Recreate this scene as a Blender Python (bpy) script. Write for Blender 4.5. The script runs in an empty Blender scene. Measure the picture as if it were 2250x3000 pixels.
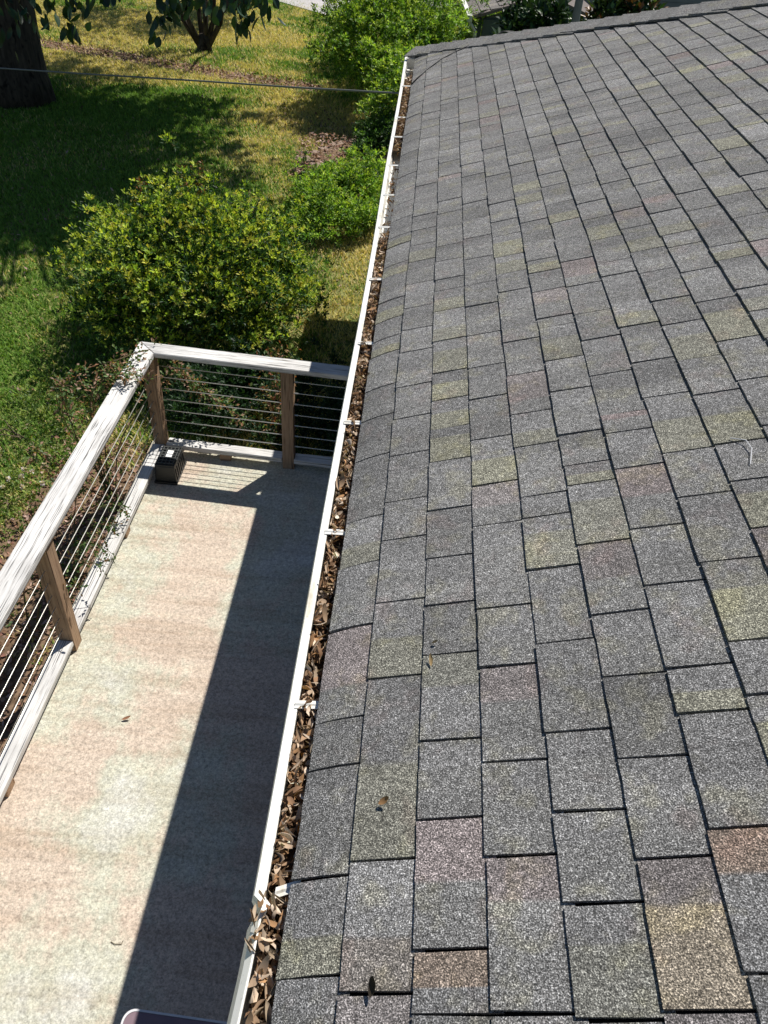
import bpy, bmesh, math, random
import numpy as np
from mathutils import Vector, Matrix

random.seed(7)
rng = np.random.default_rng(11)
scene = bpy.context.scene
col = scene.collection

# ------------------------------------------------------------------ camera
# world: X up the roof slope (right), Y along the eave, Z up; the eave is at x=0, z=0
CAM = np.array([0.2139, 0.0, 1.72617])
RC = np.array([[0.9959486, 0.06247183, 0.06468126],      # right
               [0.08979539, -0.65239579, -0.75254005],   # down
               [-0.00481478, 0.75529928, -0.65536235]])  # forward
FPX = 2303.69
cam_data = bpy.data.cameras.new("camera")
cam = bpy.data.objects.new("camera", cam_data)
col.objects.link(cam)
m = Matrix.Identity(4)
for i in range(3):
    m[i][0] = RC[0][i]; m[i][1] = -RC[1][i]; m[i][2] = -RC[2][i]; m[i][3] = CAM[i]
cam.matrix_world = m
cam_data.sensor_fit = 'VERTICAL'
cam_data.sensor_height = 36.0
cam_data.lens = 36.0 * FPX / 3000.0
cam_data.clip_start = 0.05
cam_data.clip_end = 2000
scene.camera = cam
scene.render.resolution_x = 768
scene.render.resolution_y = 1024

# ------------------------------------------------------------------ light
SUN = Vector((0.355, 0.505, 1.0)).normalized()
world = bpy.data.worlds.new("World")
scene.world = world
world.use_nodes = True
wn = world.node_tree.nodes; wl = world.node_tree.links
for n in list(wn): wn.remove(n)
sky = wn.new('ShaderNodeTexSky'); sky.sky_type = 'NISHITA'; sky.sun_disc = False
sky.sun_elevation = math.asin(SUN.z)
sky.sun_rotation = math.atan2(SUN.x, SUN.y)
sky.air_density = 1.0; sky.dust_density = 0.2; sky.ozone_density = 3.0
bg = wn.new('ShaderNodeBackground'); bg.inputs[1].default_value = 0.066
wo = wn.new('ShaderNodeOutputWorld')
wl.new(sky.outputs[0], bg.inputs[0]); wl.new(bg.outputs[0], wo.inputs[0])
sd = bpy.data.lights.new("sun", 'SUN')
sd.energy = 5.0; sd.angle = math.radians(0.5); sd.color = (1.0, 0.95, 0.87)
so = bpy.data.objects.new("sun", sd); col.objects.link(so)
so.rotation_euler = SUN.to_track_quat('Z', 'Y').to_euler()
so.location = (3, 4, 12)
vs = scene.view_settings
vs.view_transform = 'Standard'; vs.look = 'None'; vs.gamma = 1.0; vs.exposure = 0.25
vs.use_curve_mapping = False

# ------------------------------------------------------------------ helpers
def ray(u):
    return RC.T @ np.array([(u[0]-1125)/FPX, (u[1]-1500)/FPX, 1.0])
def at_z(u, z):
    d = ray(u); return CAM + d*((z-CAM[2])/d[2])
def at_y(u, y):
    d = ray(u); return CAM + d*((y-CAM[1])/d[1])
def project(p):
    v = RC @ (np.asarray(p)-CAM)
    return (1125+FPX*v[0]/v[2], 1500+FPX*v[1]/v[2], v[2])

WL = {}
def tag(o, label=None, cat=None, group=None, kind=None):
    if label: o['label'] = label
    if cat: o['category'] = cat
    if group: o['group'] = group
    if kind: o['kind'] = kind
    return o
def place(o, loc, parent):
    loc = Vector(loc)
    if parent is not None:
        o.parent = parent
        o.location = loc - WL[parent.name]
    else:
        o.location = loc
    WL[o.name] = loc
    return o
def empty(name, loc, *a, **k):
    o = bpy.data.objects.new(name, None); col.objects.link(o); o.empty_display_size = 0.2
    place(o, loc, None)
    return tag(o, *a, **k)
def mesh(name, V, F, mat, parent=None, loc=(0, 0, 0), tint=None, smooth=False, rot=None):
    """V: vertices relative to loc (world axes unless rot). tint: per-vertex or per-mesh rgb"""
    me = bpy.data.meshes.new(name)
    V = np.asarray(V, dtype=np.float32)
    if isinstance(F, np.ndarray):
        nf, k = F.shape
        me.vertices.add(len(V)); me.vertices.foreach_set('co', V.ravel())
        me.loops.add(nf*k); me.loops.foreach_set('vertex_index', F.astype(np.int32).ravel())
        me.polygons.add(nf); me.polygons.foreach_set('loop_start', np.arange(0, nf*k, k, dtype=np.int32))
        me.polygons.foreach_set('loop_total', np.full(nf, k, dtype=np.int32))
        me.update(calc_edges=True)
    else:
        me.from_pydata([tuple(v) for v in V], [], F); me.update()
    if tint is not None:
        t = np.ones((len(V), 4), dtype=np.float32)
        t[:, :3] = np.asarray(tint, dtype=np.float32)
        at = me.color_attributes.new('tint', 'FLOAT_COLOR', 'POINT')
        at.data.foreach_set('color', t.ravel())
    if smooth:
        me.polygons.foreach_set('use_smooth', np.ones(len(me.polygons), dtype=bool))
    me.materials.append(mat)
    o = bpy.data.objects.new(name, me); col.objects.link(o)
    place(o, loc, parent)
    if rot is not None: o.rotation_euler = rot
    return o
def boxvf(sx, sy, sz, c=(0, 0, 0)):
    V = [(c[0]+sx*a/2, c[1]+sy*b/2, c[2]+sz*d/2) for a in (-1, 1) for b in (-1, 1) for d in (-1, 1)]
    F = [(0, 1, 3, 2), (4, 6, 7, 5), (0, 4, 5, 1), (2, 3, 7, 6), (0, 2, 6, 4), (1, 5, 7, 3)]
    return V, F
def join(parts):
    V = []; F = []
    for v, f in parts:
        n = len(V); V += [tuple(x) for x in v]; F += [tuple(i+n for i in q) for q in f]
    return V, F
def bevbox(name, size, loc, mat, parent=None, bevel=0.004, rot=None, seg=2, taper=None, tint=None):
    bm = bmesh.new(); bmesh.ops.create_cube(bm, size=1.0)
    for v in bm.verts:
        k = 1.0
        if taper and v.co.z > 0: k = taper
        v.co = Vector((v.co.x*size[0]*k, v.co.y*size[1]*k, v.co.z*size[2]))
    if bevel: bmesh.ops.bevel(bm, geom=list(bm.edges), offset=bevel, segments=seg, affect='EDGES', profile=0.6)
    me = bpy.data.meshes.new(name); bm.to_mesh(me); bm.free(); me.materials.append(mat)
    o = bpy.data.objects.new(name, me); col.objects.link(o); place(o, loc, parent)
    if rot is not None: o.rotation_euler = rot
    return o
def tubevf(pts, rad, n=8, cap=True):
    pts = [Vector(p) for p in pts]
    if not hasattr(rad, '__len__'): rad = [rad]*len(pts)
    V = []; F = []
    up = Vector((0.13, 0.21, 0.97))
    for i, p in enumerate(pts):
        d = (pts[min(i+1, len(pts)-1)]-pts[max(i-1, 0)]).normalized()
        u = d.cross(up)
        if u.length < 0.05: u = d.cross(Vector((1, 0, 0)))
        u.normalize(); w = d.cross(u)
        for k in range(n):
            a = 2*math.pi*k/n
            V.append(p+(u*math.cos(a)+w*math.sin(a))*rad[i])
    for i in range(len(pts)-1):
        for k in range(n):
            F.append((i*n+k, i*n+(k+1) % n, (i+1)*n+(k+1) % n, (i+1)*n+k))
    if cap:
        F.append(tuple(range(n-1, -1, -1))); F.append(tuple((len(pts)-1)*n+k for k in range(n)))
    return V, F
def rel(V, loc):
    return [(v[0]-loc[0], v[1]-loc[1], v[2]-loc[2]) for v in V]

# ------------------------------------------------------------------ materials
def mat_base(name):
    mt = bpy.data.materials.new(name); mt.use_nodes = True
    nt = mt.node_tree
    b = nt.nodes.get('Principled BSDF')
    return mt, nt, b
def N(nt, t, **k):
    n = nt.nodes.new(t)
    for a, v in k.items():
        if a.startswith('i_'):
            n.inputs[a[2:].replace('_', ' ')].default_value = v
        else: setattr(n, a, v)
    return n
def L(nt, a, b): nt.links.new(a, b)
def ramp(nt, stops, fac=None, interp='LINEAR'):
    r = nt.nodes.new('ShaderNodeValToRGB'); r.color_ramp.interpolation = interp
    e = r.color_ramp.elements
    while len(e) < len(stops): e.new(0.5)
    for i, (p, c) in enumerate(stops):
        e[i].position = p; e[i].color = (c[0], c[1], c[2], 1) if hasattr(c, '__len__') else (c, c, c, 1)
    if fac is not None: L(nt, fac, r.inputs[0])
    return r
def noise(nt, vec, scale, detail=3, rough=0.55, dim='3D'):
    n = nt.nodes.new('ShaderNodeTexNoise'); n.noise_dimensions = dim
    n.inputs['Scale'].default_value = scale; n.inputs['Detail'].default_value = detail
    n.inputs['Roughness'].default_value = rough
    if vec is not None: L(nt, vec, n.inputs['Vector'])
    return n
def mix(nt, a, b, fac, mode='MIX'):
    n = nt.nodes.new('ShaderNodeMix'); n.data_type = 'RGBA'; n.blend_type = mode
    for k, v in ((6, a), (7, b), (0, fac)):
        if hasattr(v, 'links') or hasattr(v, 'is_linked'): L(nt, v, n.inputs[k])
        elif k == 0: n.inputs[0].default_value = v
        else: n.inputs[k].default_value = (v[0], v[1], v[2], 1)
    return n.outputs[2]
def scaled(nt, vec, s):
    mp = nt.nodes.new('ShaderNodeMapping'); mp.inputs['Scale'].default_value = s
    L(nt, vec, mp.inputs['Vector']); return mp.outputs[0]
def pos(nt): return nt.nodes.new('ShaderNodeNewGeometry').outputs['Position']
def objc(nt): return nt.nodes.new('ShaderNodeTexCoord').outputs['Object']
def bump(nt, b, h, strength, dist):
    n = nt.nodes.new('ShaderNodeBump'); n.inputs['Strength'].default_value = strength
    n.inputs['Distance'].default_value = dist
    L(nt, h, n.inputs['Height']); L(nt, n.outputs[0], b.inputs['Normal'])

def make_shingle():
    mt, nt, b = mat_base('shingle_granules')
    p = pos(nt)
    g = noise(nt, p, 330, 2, 0.6)
    gr = ramp(nt, [(0.30, 0.022), (0.44, 0.075), (0.56, 0.165), (0.70, 0.50)], g.outputs[0])
    band = noise(nt, scaled(nt, p, (0.9, 6.5, 0.9)), 1.3, 2, 0.5)
    br = ramp(nt, [(0.33, 0.86), (0.50, 0.99), (0.66, 1.12)], band.outputs[0])
    c = mix(nt, gr.outputs[0], br.outputs[0], 1.0, 'MULTIPLY')
    # blended granule drops: straw, rust, slate
    pn = noise(nt, p, 9, 3, 0.65)
    pr = ramp(nt, [(0.54, 0), (0.66, 0.6)], pn.outputs[0])
    c = mix(nt, c, mix(nt, c, (1.16, 1.13, 0.90), 1.0, 'MULTIPLY'), pr.outputs[0])
    pn2 = noise(nt, scaled(nt, p, (1, 1, 1.7)), 7, 3, 0.65)
    pr2 = ramp(nt, [(0.57, 0), (0.70, 0.45)], pn2.outputs[0])
    c = mix(nt, c, mix(nt, c, (1.13, 0.95, 0.92), 1.0, 'MULTIPLY'), pr2.outputs[0])
    mid = noise(nt, p, 75, 3, 0.75)
    c = mix(nt, c, ramp(nt, [(0.33, 0.66), (0.5, 1.0), (0.68, 1.42)], mid.outputs[0]).outputs[0], 1.0, 'MULTIPLY')
    c = mix(nt, c, (1.205, 1.20, 1.185), 1.0, 'MULTIPLY')
    at = N(nt, 'ShaderNodeAttribute', attribute_name='tint')
    c = mix(nt, c, at.outputs['Color'], 1.0, 'MULTIPLY')
    # grime
    dn = noise(nt, p, 2.2, 4, 0.6)
    c = mix(nt, c, ramp(nt, [(0.3, 0.88), (0.7, 1.06)], dn.outputs[0]).outputs[0], 1.0, 'MULTIPLY')
    L(nt, c, b.inputs['Base Color']); b.inputs['Roughness'].default_value = 0.9
    b.inputs['Specular IOR Level'].default_value = 0.25
    bump(nt, b, g.outputs[0], 0.9, 0.004)
    return mt
M_SH = make_shingle()
def plain(name, c, rough=0.6, spec=0.4, metal=0.0, var=0.12, scale=6, bumpd=0):
    mt, nt, b = mat_base(name)
    n = noise(nt, pos(nt), scale, 5, 0.6)
    r = ramp(nt, [(0.25, [x*(1-var) for x in c]), (0.75, [min(1, x*(1+var)) for x in c])], n.outputs[0])
    L(nt, r.outputs[0], b.inputs['Base Color'])
    b.inputs['Roughness'].default_value = rough; b.inputs['Specular IOR Level'].default_value = spec
    b.inputs['Metallic'].default_value = metal
    if bumpd: bump(nt, b, n.outputs[0], 0.6, bumpd)
    return mt
def make_gutter_white():
    mt, nt, b = mat_base('gutter_aluminium')
    p = pos(nt)
    n = noise(nt, scaled(nt, p, (3, 0.7, 3)), 5, 5, 0.7)
    r = ramp(nt, [(0.30, (0.50, 0.46, 0.36)), (0.45, (0.78, 0.77, 0.72)), (0.8, (0.84, 0.84, 0.82))], n.outputs[0])
    n2 = noise(nt, p, 60, 3, 0.6)
    c = mix(nt, r.outputs[0], ramp(nt, [(0.30, 0.55), (0.42, 1.0)], n2.outputs[0]).outputs[0], 0.5, 'MULTIPLY')
    L(nt, c, b.inputs['Base Color']); b.inputs['Roughness'].default_value = 0.42
    return mt
M_GUT = make_gutter_white()
M_UNDER = plain('asphalt_underlay', (0.016, 0.016, 0.017), 0.95, 0.1)
M_DARKMETAL = plain('drip_edge', (0.03, 0.03, 0.032), 0.6)
def make_wood(name, c0, c1, c2, scale=(1.6, 34, 34), crack=0.35, axis='X'):
    mt, nt, b = mat_base(name)
    o = objc(nt)
    oi = nt.nodes.new('ShaderNodeObjectInfo')
    ad = N(nt, 'ShaderNodeVectorMath', operation='ADD'); L(nt, o, ad.inputs[0]); L(nt, oi.outputs['Location'], ad.inputs[1])
    v = ad.outputs[0]
    ds = noise(nt, v, 5, 2, 0.5)
    dv = N(nt, 'ShaderNodeVectorMath', operation='MULTIPLY_ADD')
    L(nt, ds.outputs['Color'], dv.inputs[0]); dv.inputs[1].default_value = (0.0, 0.012, 0.012); L(nt, v, dv.inputs[2])
    g = noise(nt, scaled(nt, dv.outputs[0], scale), 2.6, 5, 0.65)
    r = ramp(nt, [(0.28, c0), (0.45, c1), (0.72, c2)], g.outputs[0])
    k = noise(nt, scaled(nt, dv.outputs[0], (scale[0]*0.6, scale[1]*1.7, scale[2]*1.7)), 2.2, 2, 0.5)
    kr = ramp(nt, [(0.32, 1-crack*2), (0.43, 1.0)], k.outputs[0])
    c = mix(nt, r.outputs[0], kr.outputs[0], 1.0, 'MULTIPLY')
    # knots
    vo = N(nt, 'ShaderNodeTexVoronoi'); vo.inputs['Scale'].default_value = 1.0
    L(nt, scaled(nt, dv.outputs[0], (1.9, 7.0, 7.0)), vo.inputs['Vector'])
    kn = ramp(nt, [(0.06, 0.35), (0.12, 1.0)], vo.outputs['Distance'])
    c = mix(nt, c, kn.outputs[0], 0.8, 'MULTIPLY')
    st = noise(nt, v, 3, 4, 0.6)
    c = mix(nt, c, ramp(nt, [(0.3, 0.78), (0.65, 1.06)], st.outputs[0]).outputs[0], 1.0, 'MULTIPLY')
    L(nt, c, b.inputs['Base Color']); b.inputs['Roughness'].default_value = 0.85
    b.inputs['Specular IOR Level'].default_value = 0.2
    bump(nt, b, kr.outputs[0], 0.5, 0.002)
    return mt
M_RAIL = make_wood('weathered_white_wood', (0.36, 0.345, 0.33), (0.63, 0.62, 0.605), (0.76, 0.755, 0.745), crack=0.42)
M_POST = make_wood('brown_stained_wood', (0.17, 0.105, 0.065), (0.34, 0.225, 0.145), (0.47, 0.335, 0.225))
M_CABLE = plain('steel_cable', (0.55, 0.54, 0.50), 0.35, 0.5, 0.7)
def make_concrete():
    mt, nt, b = mat_base('coated_patio_concrete')
    p = pos(nt)
    base = (0.54, 0.455, 0.375)
    a = noise(nt, p, 120, 3, 0.7)
    ar = ramp(nt, [(0.30, 0.62), (0.5, 0.99), (0.70, 1.3)], a.outputs[0])
    n1 = noise(nt, scaled(nt, p, (1.0, 0.8, 1.0)), 1.5, 6, 0.68)
    c1 = ramp(nt, [(0.36, (0.51, 0.425, 0.35)), (0.44, base), (0.53, (0.50, 0.495, 0.405)), (0.66, (0.56, 0.56, 0.52))], n1.outputs[0])
    bandn = noise(nt, scaled(nt, p, (0.5, 7, 1)), 1.6, 3, 0.6)
    c = mix(nt, c1.outputs[0], ramp(nt, [(0.32, (0.84, 0.80, 0.76)), (0.55, (1.0, 1.0, 1.0)), (0.75, (1.06, 1.06, 1.04))], bandn.outputs[0]).outputs[0], 1.0, 'MULTIPLY')
    sp = noise(nt, p, 48, 4, 0.75)
    c = mix(nt, c, ramp(nt, [(0.32, 0.66), (0.5, 1.0), (0.68, 1.22)], sp.outputs[0]).outputs[0], 1.0, 'MULTIPLY')
    c = mix(nt, c, ar.outputs[0], 1.0, 'MULTIPLY')
    st = noise(nt, p, 4.5, 4, 0.7)
    c = mix(nt, c, (0.33, 0.26, 0.19), ramp(nt, [(0.60, 0), (0.74, 0.5)], st.outputs[0]).outputs[0])
    L(nt, c, b.inputs['Base Color']); b.inputs['Roughness'].default_value = 0.9
    b.inputs['Specular IOR Level'].default_value = 0.2
    bump(nt, b, a.outputs[0], 0.5, 0.003)
    return mt
M_CONC = make_concrete()
def make_ground():
    mt, nt, b = mat_base('patchy_lawn_soil')
    p = pos(nt)
    n1 = noise(nt, p, 0.55, 5, 0.65)
    n2 = noise(nt, p, 6, 5, 0.7)
    n3 = noise(nt, p, 38, 3, 0.7)
    soil = ramp(nt, [(0.3, (0.14, 0.115, 0.05)), (0.7, (0.34, 0.29, 0.13))], n2.outputs[0])
    grass = ramp(nt, [(0.3, (0.06, 0.10, 0.02)), (0.7, (0.16, 0.22, 0.05))], n2.outputs[0])
    c = mix(nt, soil.outputs[0], grass.outputs[0], ramp(nt, [(0.38, 0.15), (0.58, 0.85)], n1.outputs[0]).outputs[0])
    c = mix(nt, c, ramp(nt, [(0.3, 0.45), (0.7, 1.5)], n3.outputs[0]).outputs[0], 1.0, 'MULTIPLY')
    L(nt, c, b.inputs['Base Color']); b.inputs['Roughness'].default_value = 0.95
    b.inputs['Specular IOR Level'].default_value = 0.1
    bump(nt, b, n3.outputs[0], 0.8, 0.02)
    return mt
M_GROUND = make_ground()
def make_leaf(name, trans=0.35, rough=0.5, spec=0.4):
    mt, nt, b = mat_base(name)
    at = N(nt, 'ShaderNodeAttribute', attribute_name='tint')
    L(nt, at.outputs['Color'], b.inputs['Base Color'])
    b.inputs['Roughness'].default_value = rough; b.inputs['Specular IOR Level'].default_value = spec
    if trans > 0:
        t = nt.nodes.new('ShaderNodeBsdfTranslucent')
        tc = mix(nt, at.outputs['Color'], (1.25, 1.25, 0.55), 1.0, 'MULTIPLY')
        L(nt, tc, t.inputs[0])
        ms = nt.nodes.new('ShaderNodeMixShader'); ms.inputs[0].default_value = trans
        out = nt.nodes.get('Material Output')
        L(nt, b.outputs[0], ms.inputs[1]); L(nt, t.outputs[0], ms.inputs[2]); L(nt, ms.outputs[0], out.inputs[0])
    return mt
M_LEAF = make_leaf('leaf_matt', 0.4, 0.5, 0.35)
M_GLOSSY = make_leaf('leaf_glossy', 0.12, 0.42, 0.35)
M_DRY = make_leaf('dry_leaf', 0.12, 0.75, 0.2)
M_GRASS = make_leaf('grass_blade', 0.3, 0.7, 0.2)
M_BARK = make_wood('bark', (0.022, 0.017, 0.013), (0.05, 0.04, 0.03), (0.10, 0.08, 0.06), (6, 6, 1.5), 0.4)
M_BARKL = make_wood('pale_bark', (0.07, 0.05, 0.038), (0.15, 0.11, 0.08), (0.24, 0.18, 0.13), (8, 8, 1.5), 0.25)
M_CANE = plain('green_cane', (0.10, 0.075, 0.035), 0.7)
M_BLACK = plain('black_plastic', (0.012, 0.013, 0.014), 0.38, 0.5)
M_GREYP = plain('grey_plastic', (0.07, 0.075, 0.075), 0.45, 0.5)
M_WIRESHADOW = plain('wire_shadow_black', (0.03, 0.03, 0.03), 0.5, 0.5)
M_WIRE2 = plain('aluminium_cable', (0.16, 0.17, 0.16), 0.45, 0.5)
M_LABEL = plain('white_label', (0.75, 0.75, 0.75), 0.6)
M_STONE = plain('pale_brown_stone', (0.27, 0.20, 0.16), 0.9, 0.2, 0, 0.4, 14, 0.01)
M_DIRT = plain('leafy_dirt', (0.17, 0.115, 0.075), 0.95, 0.1, 0, 0.55, 16, 0.02)
M_ROAD = plain('pale_concrete_road', (0.46, 0.44, 0.44), 0.9, 0.2, 0, 0.12, 3)
M_WALL = plain('house_wall_dark', (0.16, 0.11, 0.09), 0.8)  # unseen walls, kept dark to lower bounce light into the patio shade
M_NEIGH = plain('slate_blue_siding', (0.19, 0.215, 0.235), 0.8, 0.2, 0, 0.08, 4)
M_SHEDW = plain('dark_teal_siding', (0.10, 0.135, 0.125), 0.8, 0.2)
M_SHEDR = plain('old_roofing', (0.17, 0.15, 0.14), 0.95, 0.1, 0, 0.5, 50, 0.005)
M_TABLE = plain('mauve_plastic', (0.19, 0.13, 0.155), 0.5, 0.4)
M_RIM = plain('pale_rim', (0.62, 0.62, 0.64), 0.35, 0.5)
M_POLE = plain('slate_pole', (0.16, 0.18, 0.20), 0.7)

# ------------------------------------------------------------------ the setting
G = -2.4            # lawn level
PZ = -2.12          # patio surface
HOUSE_X = 0.36      # wall face under the eave
nx, ny = 60, 70
xs = np.concatenate([np.linspace(-400, -16, 8), np.linspace(-14, 16, nx), np.linspace(18, 400, 8)])
ys = np.concatenate([np.linspace(-400, -4, 8), np.linspace(-2, 40, ny), np.linspace(42, 600, 8)])
gx, gy = np.meshgrid(xs, ys, indexing='ij')
def ground_h(x, y):
    return G + 0.025*np.sin(0.9*x+0.4*y)*np.sin(0.55*y+1.0) - 0.02*np.exp(-((x+1.7)**2))
gz = ground_h(gx, gy)
V = np.stack([gx, gy, gz], -1).reshape(-1, 3)
I = np.arange(len(xs)*len(ys)).reshape(len(xs), len(ys))
F = np.stack([I[:-1, :-1], I[1:, :-1], I[1:, 1:], I[:-1, 1:]], -1).reshape(-1, 4)
ground = mesh('lawn_ground', V, F, M_GROUND, smooth=True)
tag(ground, 'patchy green and tan lawn around the house', 'lawn', kind='structure')

def ribbon(name, pts, width, mat, label, cat, z=0.006, thick=0.03):
    raw = [Vector((p[0], p[1], 0)) for p in pts]
    pts = []
    for a_, b_ in zip(raw[:-1], raw[1:]):
        k_ = max(1, int((b_-a_).length/0.5)); pts += [a_.lerp(b_, j_/k_) for j_ in range(k_)]
    pts.append(raw[-1])
    V = []; F = []
    for i, p in enumerate(pts):
        d = (pts[min(i+1, len(pts)-1)]-pts[max(i-1, 0)]).normalized(); n = Vector((-d.y, d.x, 0))
        w = width*(0.85+0.3*random.random()) if width < 1.5 else width
        for s in (-1, 1):
            q = p+n*(s*w/2); h = float(ground_h(q.x, q.y))
            V.append((q.x, q.y, h+z)); V.append((q.x, q.y, h-thick))
    for i in range(len(pts)-1):
        a = i*4; b = a+4
        F += [(a, b, b+2, a+2), (a, a+1, b+1, b), (a+2, b+2, b+3, a+3)]
    o = mesh(name, V, F, mat); return tag(o, label, cat, kind='structure')
ribbon('driveway', [(-60, 86.4), (-20, 46.4), (-3.0, 29.4), (-0.9, 27.3), (0.6, 25.8)], 5.0, M_ROAD, 'pale concrete driveway beyond the lawn', 'driveway', 0.06, 0.1)
pp = [at_z(u, G) for u in [(60, 122), (180, 135), (330, 158), (500, 190), (640, 218), (760, 238), (880, 255), (960, 262)]]
ribbon('dirt_path', pp, 0.6, M_DIRT, 'narrow leaf-strewn dirt path crossing the lawn', 'path', 0.012)
# bare litter bed along the patio
bedp = [(-2.15, -1), (-2.15, 1), (-2.2, 2.5), (-2.2, 3.6), (-2.1, 4.6), (-1.9, 5.3)]
ribbon('leafy_bed', bedp, 0.95, M_DIRT, 'bare leaf-strewn strip of soil beside the patio', 'flower bed', 0.01)

# patio slab
x0, x1, y0, y1 = -1.73, HOUSE_X, -2.2, 5.06
Vp, Fp = boxvf(x1-x0, y1-y0, 0.4, ((x0+x1)/2, (y0+y1)/2, PZ-0.2))
patio = bevbox('patio', (x1-x0, y1-y0, 0.4), ((x0+x1)/2, (y0+y1)/2, PZ-0.2), M_CONC, None, 0.012)
tag(patio, 'tan textured concrete patio slab beside the house', 'patio', kind='structure')

# ------------------------------------------------------------------ house with shingled roof
A = math.radians(20.1785)
CA, SA = math.cos(A), math.sin(A)
NRM = np.array([-SA, 0, CA])
S1 = 0.22134; EX = 0.143
def droop(s):
    t = max(0.0, (0.27-s)/0.19); return -0.026*t*t
def wav(s, y):
    return 0.003*math.sin(2.3*y+3*s)+0.003*math.sin(0.9*y-1.7*s+1)
def RP(s, y, h=0.0):
    h = h+droop(s)+wav(s, y)
    return np.array([s*CA, y, s*SA])+NRM*h
HY0 = 9.12; HK = 0.86          # hip: y = HY0 - HK * x
def yhip(s): return HY0-HK*(s*CA)

house = empty('house', (2.5, 3.0, PZ), 'grey shingled hip roof house with white leaf-filled gutter', 'house')
# roof deck under the shingles: thick sheet following the slope
SMAX = 6.0; YMIN = -3.0
Vd = []; 
sl = [0.10, 0.13, 0.16, 0.2, 0.25, 0.3, 1, 2, 3, 4.5, SMAX]
for s in sl:
    Vd.append(RP(s, YMIN, -0.011)); Vd.append(RP(s, yhip(s)-0.02, -0.011))
for s in sl:
    Vd.append(RP(s, YMIN, -0.03)); Vd.append(RP(s, yhip(s)-0.02, -0.03))
n = len(sl); Fd = []
for i in range(n-1):
    Fd.append((2*i, 2*i+2, 2*i+3, 2*i+1)); Fd.append((2*n+2*i, 2*n+2*i+1, 2*n+2*i+3, 2*n+2*i+2))
    Fd.append((2*i+1, 2*i+3, 2*n+2*i+3, 2*n+2*i+1)); Fd.append((2*i, 2*n+2*i, 2*n+2*i+2, 2*i+2))
Fd.append((0, 1, 2*n+1, 2*n)); Fd.append((2*n-2, 4*n-2, 4*n-1, 2*n-1))
c0 = np.array([2.0, 3.0, 0.6])
roof = mesh('roof', np.array(Vd)-c0, Fd, M_UNDER, house, c0)
# the other roof face behind the hip
hc = lambda s, h=0: RP(s, yhip(s), h)
e0 = np.array([0.0, HY0, 0.0]); e1 = np.array([SMAX*CA, yhip(SMAX), SMAX*SA])
e2 = np.array([SMAX*CA+3, yhip(SMAX), SMAX*SA]); e3 = np.array([SMAX*CA+3, HY0, 0.0])
cb = (e0+e1+e2+e3)/4
Vb = [e0-cb, e1-cb, e2-cb, e3-cb]; Vb += [v+np.array([0, 0, -0.04]) for v in Vb]
mesh('rear_roof_face', Vb, [(0, 3, 2, 1), (4, 5, 6, 7), (0, 4, 7, 3), (0, 1, 5, 4), (1, 2, 6, 5), (2, 3, 7, 6)], M_SH, house, cb, tint=(1, 1, 1))
# walls, soffit, fascia
def part(name, size, loc, mat, bevel=0.0, parent=None):
    return bevbox(name, size, loc, mat, parent or house, bevel)
part('wall', (0.15, 11.7, 2.05), (HOUSE_X+0.075, 2.85, PZ+1.025), M_WALL)
part('wall', (6.0, 0.15, 2.3), (HOUSE_X+3.16, 8.62, G+1.15+0.0), M_WALL)
part('soffit', (0.30, 11.9, 0.012), (0.26, 3.0, -0.118), M_WALL)
part('fascia', (0.022, 12.05, 0.15), (0.128, 3.02, -0.055), M_WALL)
part('soffit', (6.0, 0.4, 0.012), (HOUSE_X+3.0, 8.86, -0.12), M_WALL)

JO = {0: [0.549, 0.739, 1.001, 1.133, 1.433, 1.684, 1.895, 2.226, 2.475, 2.687, 2.953, 3.089, 3.265, 3.462, 3.747],
 1: [0.513, 0.764, 1.235, 1.497, 1.755, 1.938, 2.187, 2.412, 2.627, 2.893, 3.085, 3.298, 3.555, 3.819],
 2: [0.475, 0.584, 0.843, 1.033, 1.286, 1.459, 1.641, 1.854, 2.1, 2.288, 2.474, 2.668, 2.921, 3.191, 3.398, 3.521, 3.733],
 3: [0.474, 0.752, 0.963, 1.224, 1.417, 1.745, 1.935, 2.177, 2.428, 2.647, 2.903, 3.166, 3.381, 3.67],
 4: [0.462, 0.653, 0.834, 1.022, 1.277, 1.531, 1.742, 1.839, 2.09, 2.276, 2.531, 2.78, 2.958, 3.232, 3.421],
 5: [0.472, 0.729, 0.94, 1.152, 1.344, 1.594, 1.851, 1.945, 2.106, 2.362, 2.574, 2.832, 2.912, 3.157, 3.344],
 6: [0.523, 0.777, 1.032, 1.154, 1.411, 1.62, 1.885, 2.063, 2.166, 2.417, 2.667, 2.879, 3.134, 3.381],
 7: [1.062, 1.205, 1.458, 1.714, 1.918, 2.219, 2.443, 2.702, 2.896, 3.149, 3.278],
 8: [1.742, 1.914, 2.181, 2.397, 2.655, 2.845, 3.1],
 9: [2.215, 2.47, 2.766, 3.024],
 10: [2.619, 2.793]}
NC = 4
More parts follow.
